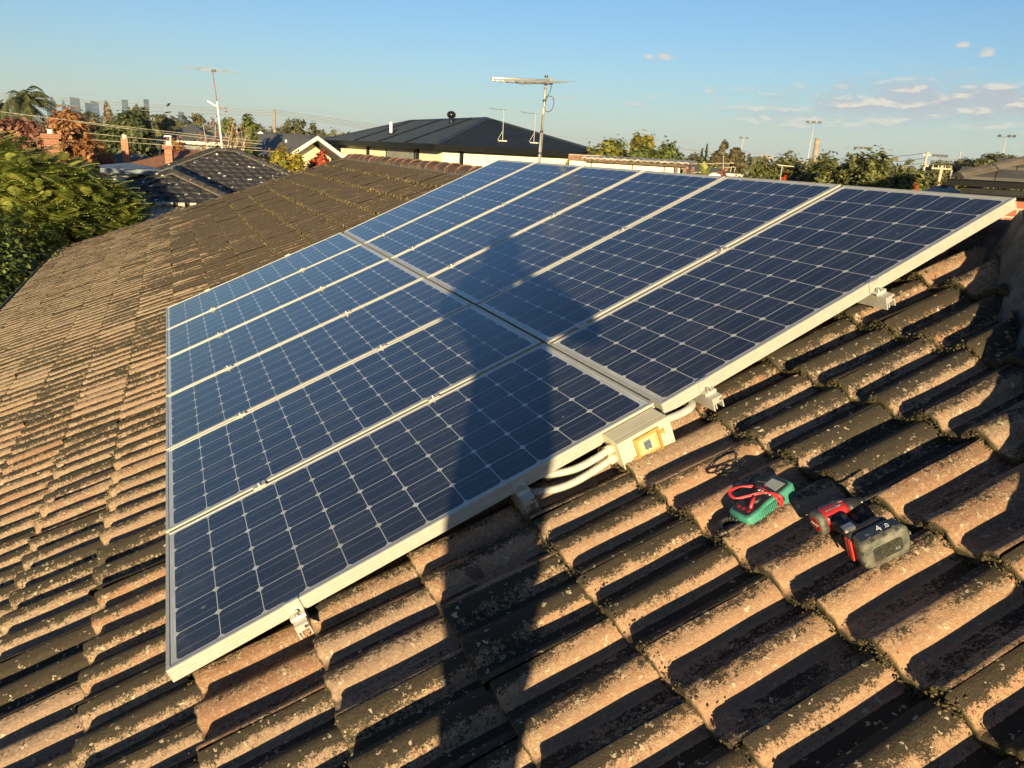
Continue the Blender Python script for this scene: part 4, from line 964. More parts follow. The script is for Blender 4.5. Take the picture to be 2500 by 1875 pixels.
tree('garden_shrub', 'olive shrub between the leaning power pole and the grey marquee', 2262, 34, 428, 80, HDG, 3000, .05, .12, 9, cat='shrub')
tree('garden_shrub', 'yellowish olive shrub left of the brick house', 2345, 30, 428, 130, foliage('ochre_shrub', (.10, .085, .025), (.19, .15, .04), .25), 4500, .05, .11, 10, cat='shrub')
tree('garden_shrub', 'dusty pink shrub beside the banana plant', 1772, 27, 412, 44, foliage('dusty_pink', (.24, .10, .075), (.30, .15, .10), .3), 2200, .05, .10, 7, cat='shrub')
tree('flowering_plant', 'red-flowered plant peeping over the array left of the banana plant', 1681, 21, 404, 16, REDF, 260, .3, .07, 4, cat='shrub')
tree('flowering_plant', 'orange-red flowered plant at the foot of the thin aerial', 1913, 19, 430, 20, foliage('flower_red', (.60, .08, .03), (.65, .16, .05), .3), 300, .3, .06, 4, cat='shrub')
tree('flowering_plant', 'red and orange flowered plant at the foot of the leaning power pole', 2238, 30, 445, 48, foliage('flower_mix', (.52, .09, .05), (.45, .22, .05), .3), 900, .3, .09, 5, cat='shrub')

def bare_tree():
    px, d = 525, 37; t = thing('bare_tree', 'nearly leafless tree with many pale upright stems and a few reddish leaves', 'tree', frame_at(px, d)); rg = random.Random(4); b = MB(); tips = []
    H = at(px, 262, d).z
    for i in range(26):
        x0 = rg.uniform(-.5, .5); y0 = rg.uniform(-.3, .3); x1 = rg.uniform(-1.5, 1.3) + x0; h = H * rg.uniform(.72, 1.0) * (1 - .12 * abs(x1))
        pts = bez([(x0, y0, 1.0), (x0 + (x1 - x0) * .35, y0, h * .45), (x0 + (x1 - x0) * .75, y0 * 1.5, h * .8), (x1, y0 * 2, h)], 4)
        b.tube(pts, .03, 5, lambda i_: .034 * (1 - i_ / 14)); tips += pts[5:]
        for q in range(3):
            p = rg.choice(pts[5:]); e = p + Vector((rg.uniform(-.35, .35), rg.uniform(-.2, .2), rg.uniform(.25, .6))); b.cyl(p, e, .012, .004, 4); tips.append(e)
    b.cyl((0, 0, 0), (0, 0, 1.1), .20, .25, 9); b.build('trunk', PALEBARK, t)
    g = np.random.default_rng(9); c = np.array([tuple(rg.choice(tips)) for _ in range(1100)]) + g.normal(0, .10, (1100, 3)); c[:, 2] = np.minimum(c[:, 2], H)
    V, F = leaf_quads(c, g.normal(size=(1100, 3)) / 1.7, .075, .045, g); npmesh('crown', V, F, PNK, t, False, None, dict(rnd=g.random(1100)))
bare_tree()
def palm():
    px, d = 68, 55; t = thing('palm_tree', 'windblown feather palm rising above the trees at the left edge', 'palm tree', frame_at(px, d)); rg = random.Random(8)
    hz = at(px, 250, d).z; V = []; F = []; rn = []
    MB().tube(bez([(0, 0, 0), (.1, 0, hz * .5), (0, 0, hz)], 6), .2, 9, lambda i: .24 - .006 * i).build('trunk', mat('palm_trunk', (.2, .15, .1), .9), t, True)
    for i in range(34):
        a = rg.uniform(0, 2 * math.pi); L = rg.uniform(1.3, 2.0); e = rg.uniform(-.2, 1.35); dirv = Vector((math.cos(a) * math.cos(e) + .35, math.sin(a) * math.cos(e), math.sin(e))); p = Vector((0, 0, hz)); pts = []
        for k in range(13):
            pts.append(p.copy()); p = p + dirv.normalized() * L / 12; dirv.z -= .13; dirv.x += .02
        for k in range(1, 13):
            tdir = (pts[k] - pts[k - 1]).normalized(); sd2 = tdir.cross(Vector((0, 0, 1))).normalized()
            for sg in (-1, 1):
                ll = .52 * math.sin(math.pi * (k / 13 * .85 + .12)); b0 = len(V); tip = pts[k] + sd2 * sg * ll * .7 + tdir * ll * .5 + Vector((.05, 0, -.45 * ll))
                V += [pts[k] - tdir * .06, pts[k] + tdir * .06, tip + tdir * .02, tip - tdir * .02]; F.append((b0, b0 + 1, b0 + 2, b0 + 3)); rn.append(rg.random())
    npmesh('crown', np.array([tuple(v) for v in V]), np.array(F), foliage('palm_green', (.045, .055, .022), (.12, .12, .05), .25), t, False, None, dict(rnd=rn))
palm()
def banana():
    px, d = 1722, 20; t = thing('banana_plant', 'pale green banana plant with broad upright leaves by the white wall', 'plant', frame_at(px, d)); rg = random.Random(5); hz = at(px, 432, d).z
    MB().cyl((0, 0, 0), (0, 0, hz), .13, .07, 10).build('trunk', mat('banana_stem', (.20, .21, .07), .6), t, True); V = []; F = []
    for i in range(11):
        a = rg.uniform(0, 6.28); e = rg.uniform(.5, 1.3); L = rg.uniform(.30, .46); dv_ = Vector((math.cos(a) * math.cos(e), math.sin(a) * math.cos(e), math.sin(e))); sd2 = dv_.cross(Vector((0, 0, 1))).normalized(); p = Vector((0, 0, hz)); b0 = len(V)
        for k in range(8):
            wd = .085 * math.sin(math.pi * min(1, .12 + k / 7 * .86)); V += [p - sd2 * wd, p + Vector((0, 0, -.02)), p + sd2 * wd]; p = p + dv_ * L / 7; dv_ = (dv_ + Vector((0, 0, -.10))).normalized()
        for k in range(7):
            q = b0 + 3 * k; F += [(q, q + 1, q + 4, q + 3), (q + 1, q + 2, q + 5, q + 4)]
    npmesh('crown', np.array([tuple(v) for v in V]), np.array(F), foliage('banana_green', (.22, .24, .07), (.32, .31, .10), .3), t, True, None, dict(rnd=[rg.random() for _ in F]))
banana()
# far-off band of suburb trees that reads as one mass
rg = np.random.default_rng(77); lobes = []
for i in range(260):
    px = rg.uniform(-150, 2650); d = rg.uniform(180, 900); h = rg.uniform(4, 8.5) * (1 + .5 * (px < 700)); p = grd(px, d); r = rg.uniform(4, 9)
    lobes.append((np.array((p.x, p.y, h * .5)), np.array((r, r, h * .55))))
V, F, rn = lobe_leaves(lobes, 34000, 1.0, .7, 78, .25)
o = npmesh('distant_trees', V, F, GUM, None, False, None, dict(rnd=rn)); tag(o, 'low far-off band of suburban trees along the horizon', 'trees', None, 'stuff')

# ================================================================== NEIGHBOURING HOUSES
CREAMW = mat('cream_render', (.78, .70, .47), .85, .06, 3)
WHITEW = mat('white_weatherboard', (.62, .63, .62), .7, .05, 3)
CHAR = mat('charcoal_metal', (.009, .013, .021), .5, .15, 2, 0, spec=.3)
GLASSD = mat('dark_window', (.03, .035, .04), .12, .1)
def corrugate(b, p00, p10, p11, p01, n, amp):
    """ribbed sheet over the quad p00-p10 (eave) to p01-p11 (top), n ribs, with thickness"""
    p00, p10, p11, p01 = map(Vector, (p00, p10, p11, p01)); nr = (p10 - p00).cross(p01 - p00).normalized(); vs = []; m_ = n * 2 + 1
    for r_ in (0, 1):
        for i in range(m_):
            f = i / (m_ - 1); a = p00.lerp(p10, f) if r_ == 0 else p01.lerp(p11, f); vs.append(a + nr * (amp if i % 2 else 0))
    k = len(vs); vs += [v - nr * .03 for v in vs]; fs = []
    for i in range(m_ - 1): fs += [(i, i + 1, m_ + i + 1, m_ + i), (k + i + 1, k + i, k + m_ + i, k + m_ + i + 1), (i + 1, i, k + i, k + i + 1), (m_ + i, m_ + i + 1, k + m_ + i + 1, k + m_ + i)]
    fs += [(0, m_, k + m_, k), (m_ - 1, k + m_ - 1, k + 2 * m_ - 1, 2 * m_ - 1)]
    return b.add(vs, fs)
def strip(b, p, q, w_, h, lift=.0):
    """bar along a ridge or hip line"""
    p = Vector(p); q = Vector(q); d = (q - p).normalized(); s_ = d.cross(Vector((0, 0, 1))).normalized() * w_; u_ = s_.cross(d).normalized(); a = p + u_ * lift; c = q + u_ * lift
    vs = [a - s_ - u_ * h * .6, a - s_ * .5 + u_ * h * .5, a + u_ * h, a + s_ * .5 + u_ * h * .5, a + s_ - u_ * h * .6]; vs2 = [v + (c - a) for v in vs]
    return b.add(vs + vs2, [(i, i + 1, 6 + i, 5 + i) for i in range(4)] + [(0, 5, 9, 4), (4, 3, 2, 1, 0), (5, 6, 7, 8, 9)])
WHP2 = mat('dull_white', (.30, .29, .265), .6, .08)
def metal_house():
    px, d = 1065, 32; ang = math.atan2(.4, 1.0); D = 8.0; L = 18.0; ze = 5.30; H = 1.27
    t = thing('black_roofed_house', 'cream house with a black corrugated hip roof behind the ridge', 'house', frame_at(px, d, ang))
    # local x along the hip end, local y along the long side away from the corner
    c = [(0, 0), (D, 0), (D, L), (0, L)]; e = .0
    MB().box((.45, .45, 0), (D - .45, L - .45, ze - .12)).build('wall', CREAMW, t)
    A = (D / 2, D / 2, ze + H); B_ = (D / 2, L - D / 2, ze + H)
    r = MB(); P_ = lambda i: (c[i][0], c[i][1], ze)
    r.add([P_(0), P_(1), P_(2), P_(3), A, B_], [(0, 1, 4), (1, 2, 5, 4), (2, 3, 5), (3, 0, 4, 5), (3, 2, 1, 0)])
    rf = r.build('roof', CHAR, t)
    def ribs(p0, p1, ap, ap2, n, nm):
        b = MB(); p0, p1, ap, ap2 = map(Vector, (p0, p1, ap, ap2)); nr = (p1 - p0).cross(ap - p0).normalized()
        if nr.z < 0: nr = -nr
        run = Vector((0, 0, 1)).cross(p1 - p0).normalized(); slope = (ap - p0) - (p1 - p0).normalized() * (ap - p0).dot((p1 - p0).normalized()); Lr = (p1 - p0).length
        fa = (ap - p0).dot((p1 - p0).normalized()) / Lr; fb = (ap2 - p0).dot((p1 - p0).normalized()) / Lr
        for i in range(1, n):
            f = i / n; h = min(1, f / fa if f < fa else (1 - f) / (1 - fb) if f > fb else 1); a = p0.lerp(p1, f) + nr * .012; q = a + slope * h
            s_ = (p1 - p0).normalized() * .022
            b.add([a - s_, a + s_, q + s_, q - s_, a + nr * .02 - s_ * .5, a + nr * .02 + s_ * .5, q + nr * .02 + s_ * .5, q + nr * .02 - s_ * .5], [(4, 5, 6, 7), (0, 1, 5, 4), (2, 3, 7, 6), (1, 2, 6, 5), (3, 0, 4, 7)])
        b.build(nm, mat('charcoal_rib', (.020, .027, .040), .5, .1, 2, 0, spec=.3), rf)
    ribs(P_(0), P_(1), A, A, 40, 'roof_rib'); ribs(P_(3), P_(0), B_, A, 60, 'roof_rib')
    cp = MB()
    for q, w_ in ((A, P_(0)), (A, P_(1)), (B_, P_(2)), (B_, P_(3)), (A, B_)): strip(cp, w_, q, .11, .05, .03)
    cp.build('ridge_flashing', mat('charcoal_flashing', (.022, .030, .045), .45, .1, 2, 0, spec=.3), rf)
    for y_ in (4.9, 8.6, 12.6):      # battened joints that run up the long side
        s_ = MB(); strip(s_, (.0, y_ - 1.3, ze + .02), (D / 2, y_ + .6, ze + H + .02), .07, .05, .02); s_.build('roof_joint', CHAR, rf)
    g = MB()
    for (a, b_) in ((0, 1), (3, 0), (1, 2)):
        p, q = Vector(P_(a)), Vector(P_(b_)); dd = (q - p).normalized(); o_ = Vector((dd.y, -dd.x, 0)); vs = []
        for e_ in (p - dd * .12, q + dd * .12): vs += [e_ + o_ * .0 + Vector((0, 0, -.20)), e_ + o_ * .13 + Vector((0, 0, -.20)), e_ + o_ * .14 + Vector((0, 0, .03)), e_ + Vector((0, 0, .03))]
        g.add(vs, [(0, 1, 5, 4), (1, 2, 6, 5), (2, 3, 7, 6), (3, 0, 4, 7), (3, 2, 1, 0), (4, 5, 6, 7)])
    g.build('gutter', mat('black_gutter', (.007, .007, .0075), .5, spec=.2), t)
    for (x, y_) in ((1.25, .38), (6.6, .38), (.38, 3.1), (.38, 10.2)): MB().box((x - .07, y_ - .05, 0), (x + .07, y_ + .06, ze - .15)).build('downpipe', mat('black_gutter', (.007, .007, .0075), .5, spec=.2), t)
    for (y0_, y1_, z0_, z1_, mm) in ((3.6, 7.4, 3.6, ze - .25, mat('grey_screen', (.22, .22, .19), .5)), (15.6, 17.2, 3.5, ze - .25, GLASSD), (13.4, 14.0, 4.1, 4.6, GLASSD)):
        wn = MB().box((.425, y0_, z0_), (.449, y1_, z1_)).build('window', mm, t)
        wf = MB(); wf.box((.40, y0_ - .05, z0_ - .06), (.449, y0_, z1_)); wf.box((.40, y1_, z0_ - .06), (.449, y1_ + .05, z1_)); wf.build('window_frame', mat('black_gutter', (.007, .007, .0075), .5, spec=.2), wn)
    M_ = XF[t.name]
    def on_roof(x, y_): return M_ @ Vector((x, y_, ze + min(x, y_, D - x, L - y_) / (D / 2) * H))
    w_ = thing('roof_ventilator', 'black spinning roof ventilator on the black metal roof', 'roof vent', on_roof(D / 2 - .75, 6.3))
    b = MB(); b.cyl((0, 0, -.1), (0, 0, .26), .12, n=18); b.build('base_collar', CHAR, w_, True)
    b = MB(); b.ball((0, 0, .40), (.20, .20, .165), 20, 12); b.build('turbine', mat('gloss_black', (.02, .022, .025), .15, .1, 4, .6), w_, True)
    b = MB()
    for i in range(18):
        a = 2 * math.pi * i / 18; b.tube([(.204 * math.sin(q) * math.cos(a + q * .25), .204 * math.sin(q) * math.sin(a + q * .25), .40 + .168 * math.cos(q)) for q in np.linspace(.3, 2.8, 9)], .008, 5)
    b.build('vane', mat('gloss_black', (.02, .022, .025), .15), w_)
    q = thing('flue_pipe', 'short white flue pipe on the left slope of the black roof', 'pipe', on_roof(1.25, 9.2)); MB().cyl((0, 0, -.1), (0, 0, .62), .075, n=14).build('pipe', WHITEW, q, True); MB().cyl((0, 0, -.12), (0, 0, .1), .15, .08, 14).build('flashing', CHAR, q, True)
    for (x, y_, hh, lab) in ((3.35, .95, 1.25, 'thin white aerial on the black roof, left of the pair'), (4.85, .95, 1.2, 'thin white aerial on the black roof, right of the pair')):
        q = thing('roof_aerial', lab, 'aerial', on_roof(x, y_), 'aerials on the black roof'); qi = Matrix.Rotation(-bear(1232), 4, 'Z')
        MB().cyl((0, 0, -.05), (0, 0, hh), .016, n=8).build('mast', WHP2, q)
        MB().box((-.17, -.2, -.02), (.19, .2, .03), qi).build('mount_plate', WHP2, q); s_ = MB()
        s_.cyl(qi @ Vector((-.22, 0, .0)), qi @ Vector((0, 0, .42)), .012, n=6); s_.build('brace', WHP2, q)
        s_ = MB(); s_.cyl(qi @ Vector((-.62, -.1, hh + .03)), qi @ Vector((.1, .1, hh - .02)), .016, n=6); s_.build('boom', mat('grey_box', (.14, .14, .14), .5), q)
        for f in np.linspace(-.6, .05, 8): MB().cyl(qi @ Vector((f, -.3, hh)), qi @ Vector((f + .06, .3, hh)), .008, n=5).build('element', WHITEW, q)
metal_house()

def dim_tiles(name, c1, c2, fleck=True):
    """glazed concrete tile pattern for the neighbours' roofs, in object space"""
    M = bpy.data.materials.new(name); M.use_nodes = True; k = NT(M.node_tree); co = k.n('ShaderNodeTexCoord').outputs['Object']
    nz = k.noise(co, 9.0, 5, .65); c = k.mix(k.ramp(nz, .35, .65), c1, c2)
    if fleck:
        vo = k.n('ShaderNodeTexVoronoi', feature='F1', i_Vector=co, i_Scale=5.2); sp_ = k.sep(vo.outputs['Color'])
        c = k.mix(k.m('MULTIPLY', k.m('LESS_THAN', vo.outputs['Distance'], k.m('MULTIPLY', sp_[1], .34)), k.m('GREATER_THAN', sp_[0], .45)), c, (.62, .60, .54))
    b_ = k.n('ShaderNodeBsdfPrincipled', i_Roughness=.6); k.put(b_.inputs['Base Color'], c); k.n('ShaderNodeOutputMaterial', i_Surface=b_); MATS[name] = M; return M
def tiled_face(b, p0, p1, q1, q0, tw=.30, th=.33, lift=.05):
    """individual lapped tiles over a roof face: p0-p1 the eave, q0-q1 the top edge (q0 = q1 for a triangle)"""
    p0, p1, q1, q0 = map(Vector, (p0, p1, q1, q0)); ex_ = (p1 - p0).normalized(); up_ = (q0 - p0) - ex_ * (q0 - p0).dot(ex_); H = up_.length; ey_ = up_ / H; n_ = ex_.cross(ey_)
    if n_.z < 0: n_ = -n_
    L = (p1 - p0).length; a0 = (q0 - p0).dot(ex_); a1 = (q1 - p0).dot(ex_); nrow = int(H / th) + 1
    for r_ in range(nrow):
        y0_, y1_ = r_ * th, min(H, (r_ + 1) * th + .03); f = y0_ / H; xl = a0 * f; xr = L + (a1 - L) * f; off = (r_ % 2) * tw / 2
        f2 = y1_ / H; xl2 = a0 * f2; xr2 = L + (a1 - L) * f2
        x = xl - ((xl - off) % tw)
        while x < xr:
            w0, w1 = max(x, xl), min(x + tw - .012, xr); v0, v1 = max(x, xl2), min(x + tw - .012, xr2)
            if w1 - w0 > .05 and v1 > v0:
                m0, m1 = (w0 + w1) / 2, (v0 + v1) / 2; P_ = lambda xx, yy, hh: p0 + ex_ * xx + ey_ * yy + n_ * hh
                b.add([P_(w0, y0_, lift), P_(m0, y0_, lift + .035), P_(w1, y0_, lift), P_(v1, y1_, lift - .03), P_(m1, y1_, lift + .005), P_(v0, y1_, lift - .03), P_(w0, y0_, lift - .05), P_(m0, y0_, lift - .05), P_(w1, y0_, lift - .05)],
                      [(0, 1, 4, 5), (1, 2, 3, 4), (6, 7, 1, 0), (7, 8, 2, 1)])
            x += tw
    return b
SLATE = dim_tiles('glazed_black_tile', (.022, .020, .022), (.050, .045, .044))
CAPD = mat('pale_cap_mortar', (.15, .125, .095), .85, .3, 9)
def slate_house():
    px, d = 520, 24; t = thing('dark_tiled_house', 'house with glossy black tiled hip roof flecked with white, left beyond the gutter', 'house', frame_at(px, d)); ze = 3.27
    # main roof: x -3.4..4.2, eave y 3.6, ridge y 7; front wing: x -3.1..0.7, eave y 0
    rd = 4.64; E_ = [(-3.4, 3.6), (4.2, 3.6), (4.2, 10.4), (-3.4, 10.4)]; r0, r1 = (0, 7, rd), (.8, 7, rd)
    MB().box((-2.95, 4.05, 0), (3.75, 9.95, ze - .05)).build('wall', CREAMW, t); MB().box((-2.65, .45, 0), (.25, 4.05, ze - .05)).build('wall', CREAMW, t)
    P_ = [(x, y_, ze) for x, y_ in E_]
    wa = (-1.2, 1.9, 4.04); wb = (-1.2, 5.55, 4.04); we = [(-3.1, 0, ze), (.7, 0, ze), (.7, 3.6, ze), (-3.1, 3.6, ze)]
    b = MB(); b.add(P_ + [r0, r1], [(0, 1, 5, 4), (1, 2, 5), (2, 3, 4, 5), (3, 0, 4), (3, 2, 1, 0)]); b.add(we + [wa, wb], [(0, 1, 4), (1, 2, 5, 4), (3, 0, 4, 5), (3, 2, 1, 0)]); base_ = b.build('roof', SLATE, t)
    tl = MB(); tiled_face(tl, P_[0], P_[1], r1, r0); tiled_face(tl, P_[1], P_[2], r1, r1); tiled_face(tl, P_[3], P_[0], r0, r0)
    tl2 = MB(); tiled_face(tl2, we[0], we[1], wa, wa); tiled_face(tl2, we[1], we[2], wb, wa); tiled_face(tl2, we[3], we[0], wa, wb)
    tl.build('roof_tiling', SLATE, base_); tl2.build('roof_tiling', SLATE, base_)
    def caps(p, q):
        p, q = Vector(p), Vector(q); n = max(2, int((q - p).length / .42)); b = MB()
        for i in range(n): strip(b, p.lerp(q, i / n) + Vector((0, 0, .012)), p.lerp(q, (i + .96) / n), .135, .085, .06)
        o = b.build('hip_cap', SLATE, base_); m_ = MB(); strip(m_, p, q, .17, .03, .045); m_.build('cap_mortar', CAPD, o)
    for p, q in ((P_[0], r0), (P_[1], r1), (r0, r1), (we[0], wa), (we[1], wa), (wa, (-1.2, 5.2, 4.04))): caps(p, q)
    ev = MB()
    for i in range(13): ev.box((-3.1 + i * .30, -.16, ze - .02), (-3.1 + i * .30 + .17, .10, ze + .07))
    ev.build('eave_tile', mat('pale_eave_tile', (.36, .33, .27), .7), t)
    vr = MB(); corrugate(vr, (-3.0, -1.75, 2.98), (2.4, -1.75, 2.98), (2.4, -.1, 3.2), (-3.0, -.1, 3.2), 34, .035); vr.build('veranda_roof', mat('rusty_tan_sheet', (.33, .25, .17), .6, .25, 5), t)
    MB().box((-3.0, -1.86, 2.76), (2.4, -1.74, 2.95)).build('fascia', CREAMW, t); MB().box((-2.6, -.5, 0), (1.9, -.1, 2.9)).build('veranda_wall', mat('pale_green_wall', (.38, .42, .30), .8), t)
    for x in (-2.9, -.4, 2.25): MB().box((x - .05, -1.74, 0), (x + .05, -1.64, 2.8)).build('post', CREAMW, t)
    M_ = XF[t.name]; q = thing('roof_aerial', 'tall white pole aerial with wide arms on the black tiled ridge', 'aerial', M_ @ Vector((.30, 7, rd)))
    qi = Matrix.Rotation(-bear(530), 4, 'Z'); hh = 2.72
    MB().cyl((0, 0, -.1), qi @ Vector((-.10, 0, 1.7)), .035, .026, 8).build('mast', WHITEW, q); MB().cyl(qi @ Vector((-.10, 0, 1.7)), qi @ Vector((-.20, 0, hh)), .018, n=8).build('upper_mast', mat('rust_brown', (.20, .10, .07), .8), q)
    for dz_, w_ in ((0, 1.05), (.05, .75), (-.03, .5)): MB().tube([qi @ Vector((-.2 - w_, .1, hh + dz_ + .03)), qi @ Vector((-.2, 0, hh + dz_)), qi @ Vector((-.2 + w_, -.1, hh + dz_ - .03))], .009, 5).build('element', mat('thin_grey', (.25, .23, .22), .6), q)
    MB().box((-.07, -.05, hh - .05), (.09, .05, hh + .03), qi @ Matrix.Translation((-.17, 0, 0))).build('balun_box', mat('black_plastic', (.02, .02, .022), .5), q)
    MB().cyl(qi @ Vector((-.15, 0, 1.55)), qi @ Vector((-.42, .0, 1.7)), .03, n=6).build('arm', WHITEW, q)
slate_house()

def chimney(b, x, y_, z0_, z1_, w_, cap=True):
    b.box((x - w_ / 2, y_ - w_ * .35, z0_), (x + w_ / 2, y_ + w_ * .35, z1_ - (.16 if cap else 0)))
    if cap: b.box((x - w_ / 2 - .06, y_ - w_ * .35 - .06, z1_ - .16), (x + w_ / 2 + .06, y_ + w_ * .35 + .06, z1_))
    return b
def simple_house(label, px, d, wd, dp, ze, rise, wall, roofm, turn=0.0, chim=None, kind='hip', win=True, name='neighbour_house', dark=False, ch_cap=True):
    t = thing(name, label, 'house', frame_at(px, d, turn)); w2 = wd / 2
    MB().box((-w2 + .4, .4, 0), (w2 - .4, dp - .4, ze)).build('wall', wall, t)
    P_ = [(-w2, 0, ze), (w2, 0, ze), (w2, dp, ze), (-w2, dp, ze)]; b = MB()
    if kind == 'hip':
        k = min(w2, dp / 2); a = (-w2 + k, dp / 2, ze + rise); c = (w2 - k, dp / 2, ze + rise)
        if abs(w2 - k) < .05: b.add(P_ + [a], [(0, 1, 4), (1, 2, 4), (2, 3, 4), (3, 0, 4), (3, 2, 1, 0)])
        else: b.add(P_ + [a, c], [(0, 1, 5, 4), (1, 2, 5), (2, 3, 4, 5), (3, 0, 4), (3, 2, 1, 0)])
    else:                                # gable end to the camera
        a = (0, -.05, ze + rise); c = (0, dp, ze + rise); th = .12
        for s_ in (-1, 1): b.add([(s_ * (w2 + .25), -.25, ze - .10), (s_ * (w2 + .25), dp, ze - .10), (0, dp, ze + rise), (0, -.25, ze + rise), (s_ * (w2 + .25), -.25, ze - .10 + th), (s_ * (w2 + .25), dp, ze - .10 + th), (0, dp, ze + rise + th), (0, -.25, ze + rise + th)], [(0, 1, 2, 3), (4, 7, 6, 5), (0, 3, 7, 4), (1, 5, 6, 2), (0, 4, 5, 1)])
        g = MB(); g.prism([(-w2 + .4, ze - .02), (w2 - .4, ze - .02), (0, ze + rise * (w2 - .4) / w2)], .395, .6, 'y'); g.build('gable', wall, t)
        bg_ = MB()
        for s_ in (-1, 1):
            p, q = Vector((s_ * (w2 + .27), -.29, ze - .20)), Vector((0, -.29, ze + rise - .08)); bg_.add([p, p + Vector((0, .035, 0)), p + Vector((0, .035, .22)), p + Vector((0, 0, .22)), q, q + Vector((0, .035, 0)), q + Vector((0, .035, .22)), q + Vector((0, 0, .22))], [(0, 1, 2, 3), (4, 7, 6, 5), (0, 4, 5, 1), (1, 5, 6, 2), (2, 6, 7, 3), (3, 7, 4, 0)])
        bg_.build('barge_board', WHITEW, t)
    rf = b.build('roof', roofm, t)
    gt = MB(); gt.box((-w2 - .1, -.12, ze - .14), (w2 + .1, -.003, ze + .02)) if kind == 'hip' else None
    if kind == 'hip': gt.build('gutter', mat('slate_gutter', (.16, .18, .20), .5) if dark else mat('pale_gutter', (.45, .42, .36), .5), t)
    if win:
        for x in (-wd * .22, wd * .22):
            wn = MB().box((x - .6, .37, ze - 1.7), (x + .6, .399, ze - .5)).build('window', GLASSD, t); f = MB(); f.box((x - .68, .35, ze - 1.78), (x - .6, .399, ze - .42)); f.box((x + .6, .35, ze - 1.78), (x + .68, .399, ze - .42)); f.build('window_frame', WHITEW, wn)
    for (cx, cy, z1_, cw) in (chim or ()):
        c = chimney(MB(), cx, cy, ze - .2, z1_, cw, ch_cap).build('chimney', BRICK_ORANGE, rf); MB().cyl((cx, cy, z1_ - .05), (cx, cy, z1_ + .14), .10, .09, 10).build('chimney_pot', CREAMW, c, True)
    return t
TERRA = dim_tiles('old_terracotta', (.16, .07, .04), (.24, .11, .06), False); GREYT = dim_tiles('grey_tile', (.07, .068, .066), (.11, .105, .098), False)
def zz(px, py, d): return at(px, py, d).z
simple_house('brick house behind the feathery tree with a broad capped orange chimney', 160, 31, 7, 7, 2.8, 1.5, BRICK_RED, TERRA, .3, ((0.0, 1.6, zz(160, 328, 32.6), .40),))
simple_house('house with dark roof and a slim orange brick chimney beside the dark evergreen', 262, 36, 8, 7, 2.8, 1.45, CREAMW, GREYT, -.25, ((.28, 1.4, zz(275, 336, 37.4), .27),), ch_cap=False)
b3 = simple_house('orange brick house with terracotta roof and a chimney topped by a white cowl', 392, 33, 7.5, 7, 3.35, 1.25, BRICK_ORANGE, TERRA, -.35, ((-.30, 1.6, zz(371, 352, 34.5), .28),), ch_cap=True)
M_ = XF[b3.name]; zt = zz(371, 352, 34.5); MB().cyl((-.22, 1.6, zt), (-.22, 1.6, zt + .32), .025, n=8).build('cowl_pipe', WHITEW, b3); MB().cyl((-.30, 1.6, zt + .30), (-.30, 1.6, zt + .36), .16, .14, 12).build('cowl', WHITEW, b3, True)
simple_house('low skillion shed with blue-grey metal roof right of the feathery tree', 322, 28.5, 1.8, 3, zz(322, 414, 28.5), .16, WHITEW, mat('blue_grey_metal', (.10, .13, .16), .5), .1, None, 'hip', False, 'garden_shed', dark=True)
dk = simple_house('dark two-storey house with grey tiled hip roof behind the slim chimneys', 452, 48, 3.4, 6, zz(452, 345, 48), 1.0, mat('dark_cladding', (.030, .045, .042), .5), GREYT, -.15, None, 'hip', True)
simple_house('house with terracotta roof hidden behind the bare stems, slim chimney showing', 585, 42, 6.5, 6, 2.9, 1.2, BRICK_RED, TERRA, .2, ((.08, 1.2, zz(588, 353, 43.2), .30),), ch_cap=False)
simple_house('pale blue-white gabled house left of the cream gabled one', 645, 50, 3.0, 8, zz(645, 368, 50), .95, mat('pale_blue_board', (.42, .50, .56), .7), GREYT, -.75, None, 'gable', False)  # boards in one even pale blue-white
cr = simple_house('cream gabled house with dark roof beyond the red shrub', 768, 45, 3.5, 9, zz(768, 385, 45), 1.0, mat('lemon_render', (.66, .58, .34), .8), GREYT, .62, None, 'gable', False)
for (x, y_) in ((-1.0, 3.2), (-.7, 1.6)): MB().cyl((x, y_, 4.0), (x, y_, zz(768, 345, 46)), .06, n=8).build('flue', WHITEW, cr)
simple_house('brown-roofed house between the cream gable and the black-roofed house', 815, 52, 4, 6, zz(815, 366, 52), .7, CREAMW, GREYT, .2, None, 'hip', False)
simple_house('grey-roofed gabled house beyond the right end of the cream shed', 1660, 50, 8.0, 8, zz(1660, 418, 50), zz(1668, 376, 50) - zz(1660, 418, 50), mat('grey_wall', (.25, .25, .25), .8), GREYT, .35, None, 'hip', False)
def cream_shed():
    px, d = 1548, 16.5; t = thing('cream_shed', 'long cream shed with flat corrugated roof just beyond the array', 'shed', frame_at(px, d, -.12)); H = zz(1548, 387, 16.5); w2 = .98
    MB().box((-w2, 0, 0), (w2 - .06, 3, H - .1)).build('wall', CREAMW, t); MB().box((w2 - .16, .3, 0), (w2 + .02, 2.9, H - .16)).build('end_wall', mat('rusty_timber', (.17, .10, .07), .9), t)
    for x in (-.86, -.02, .62): MB().box((x - .012, -.02, 0), (x + .012, -.001, H - .1)).build('batten', mat('rust_brown', (.20, .10, .07), .8), t)
    r = MB(); corrugate(r, (-w2 - .06, -.18, H - .03), (w2 + .12, -.18, H - .03), (w2 + .12, 3.1, H + .02), (-w2 - .06, 3.1, H + .02), 16, .02); r.build('roof', mat('grey_old_sheet', (.26, .24, .21), .7, .3, 4), t)
    MB().box((-w2 - .02, -.15, H - .115), (w2 + .08, -.11, H - .066)).build('fascia', mat('dark_timber', (.09, .06, .04), .9, .5, 20), t)
    for x in (w2 - .12, w2 + .05, w2 + .2): MB().box((x - .03, -.1, 0), (x + .03, -.03, H - .1)).build('post', mat('rusty_timber', (.17, .10, .07), .9), t)
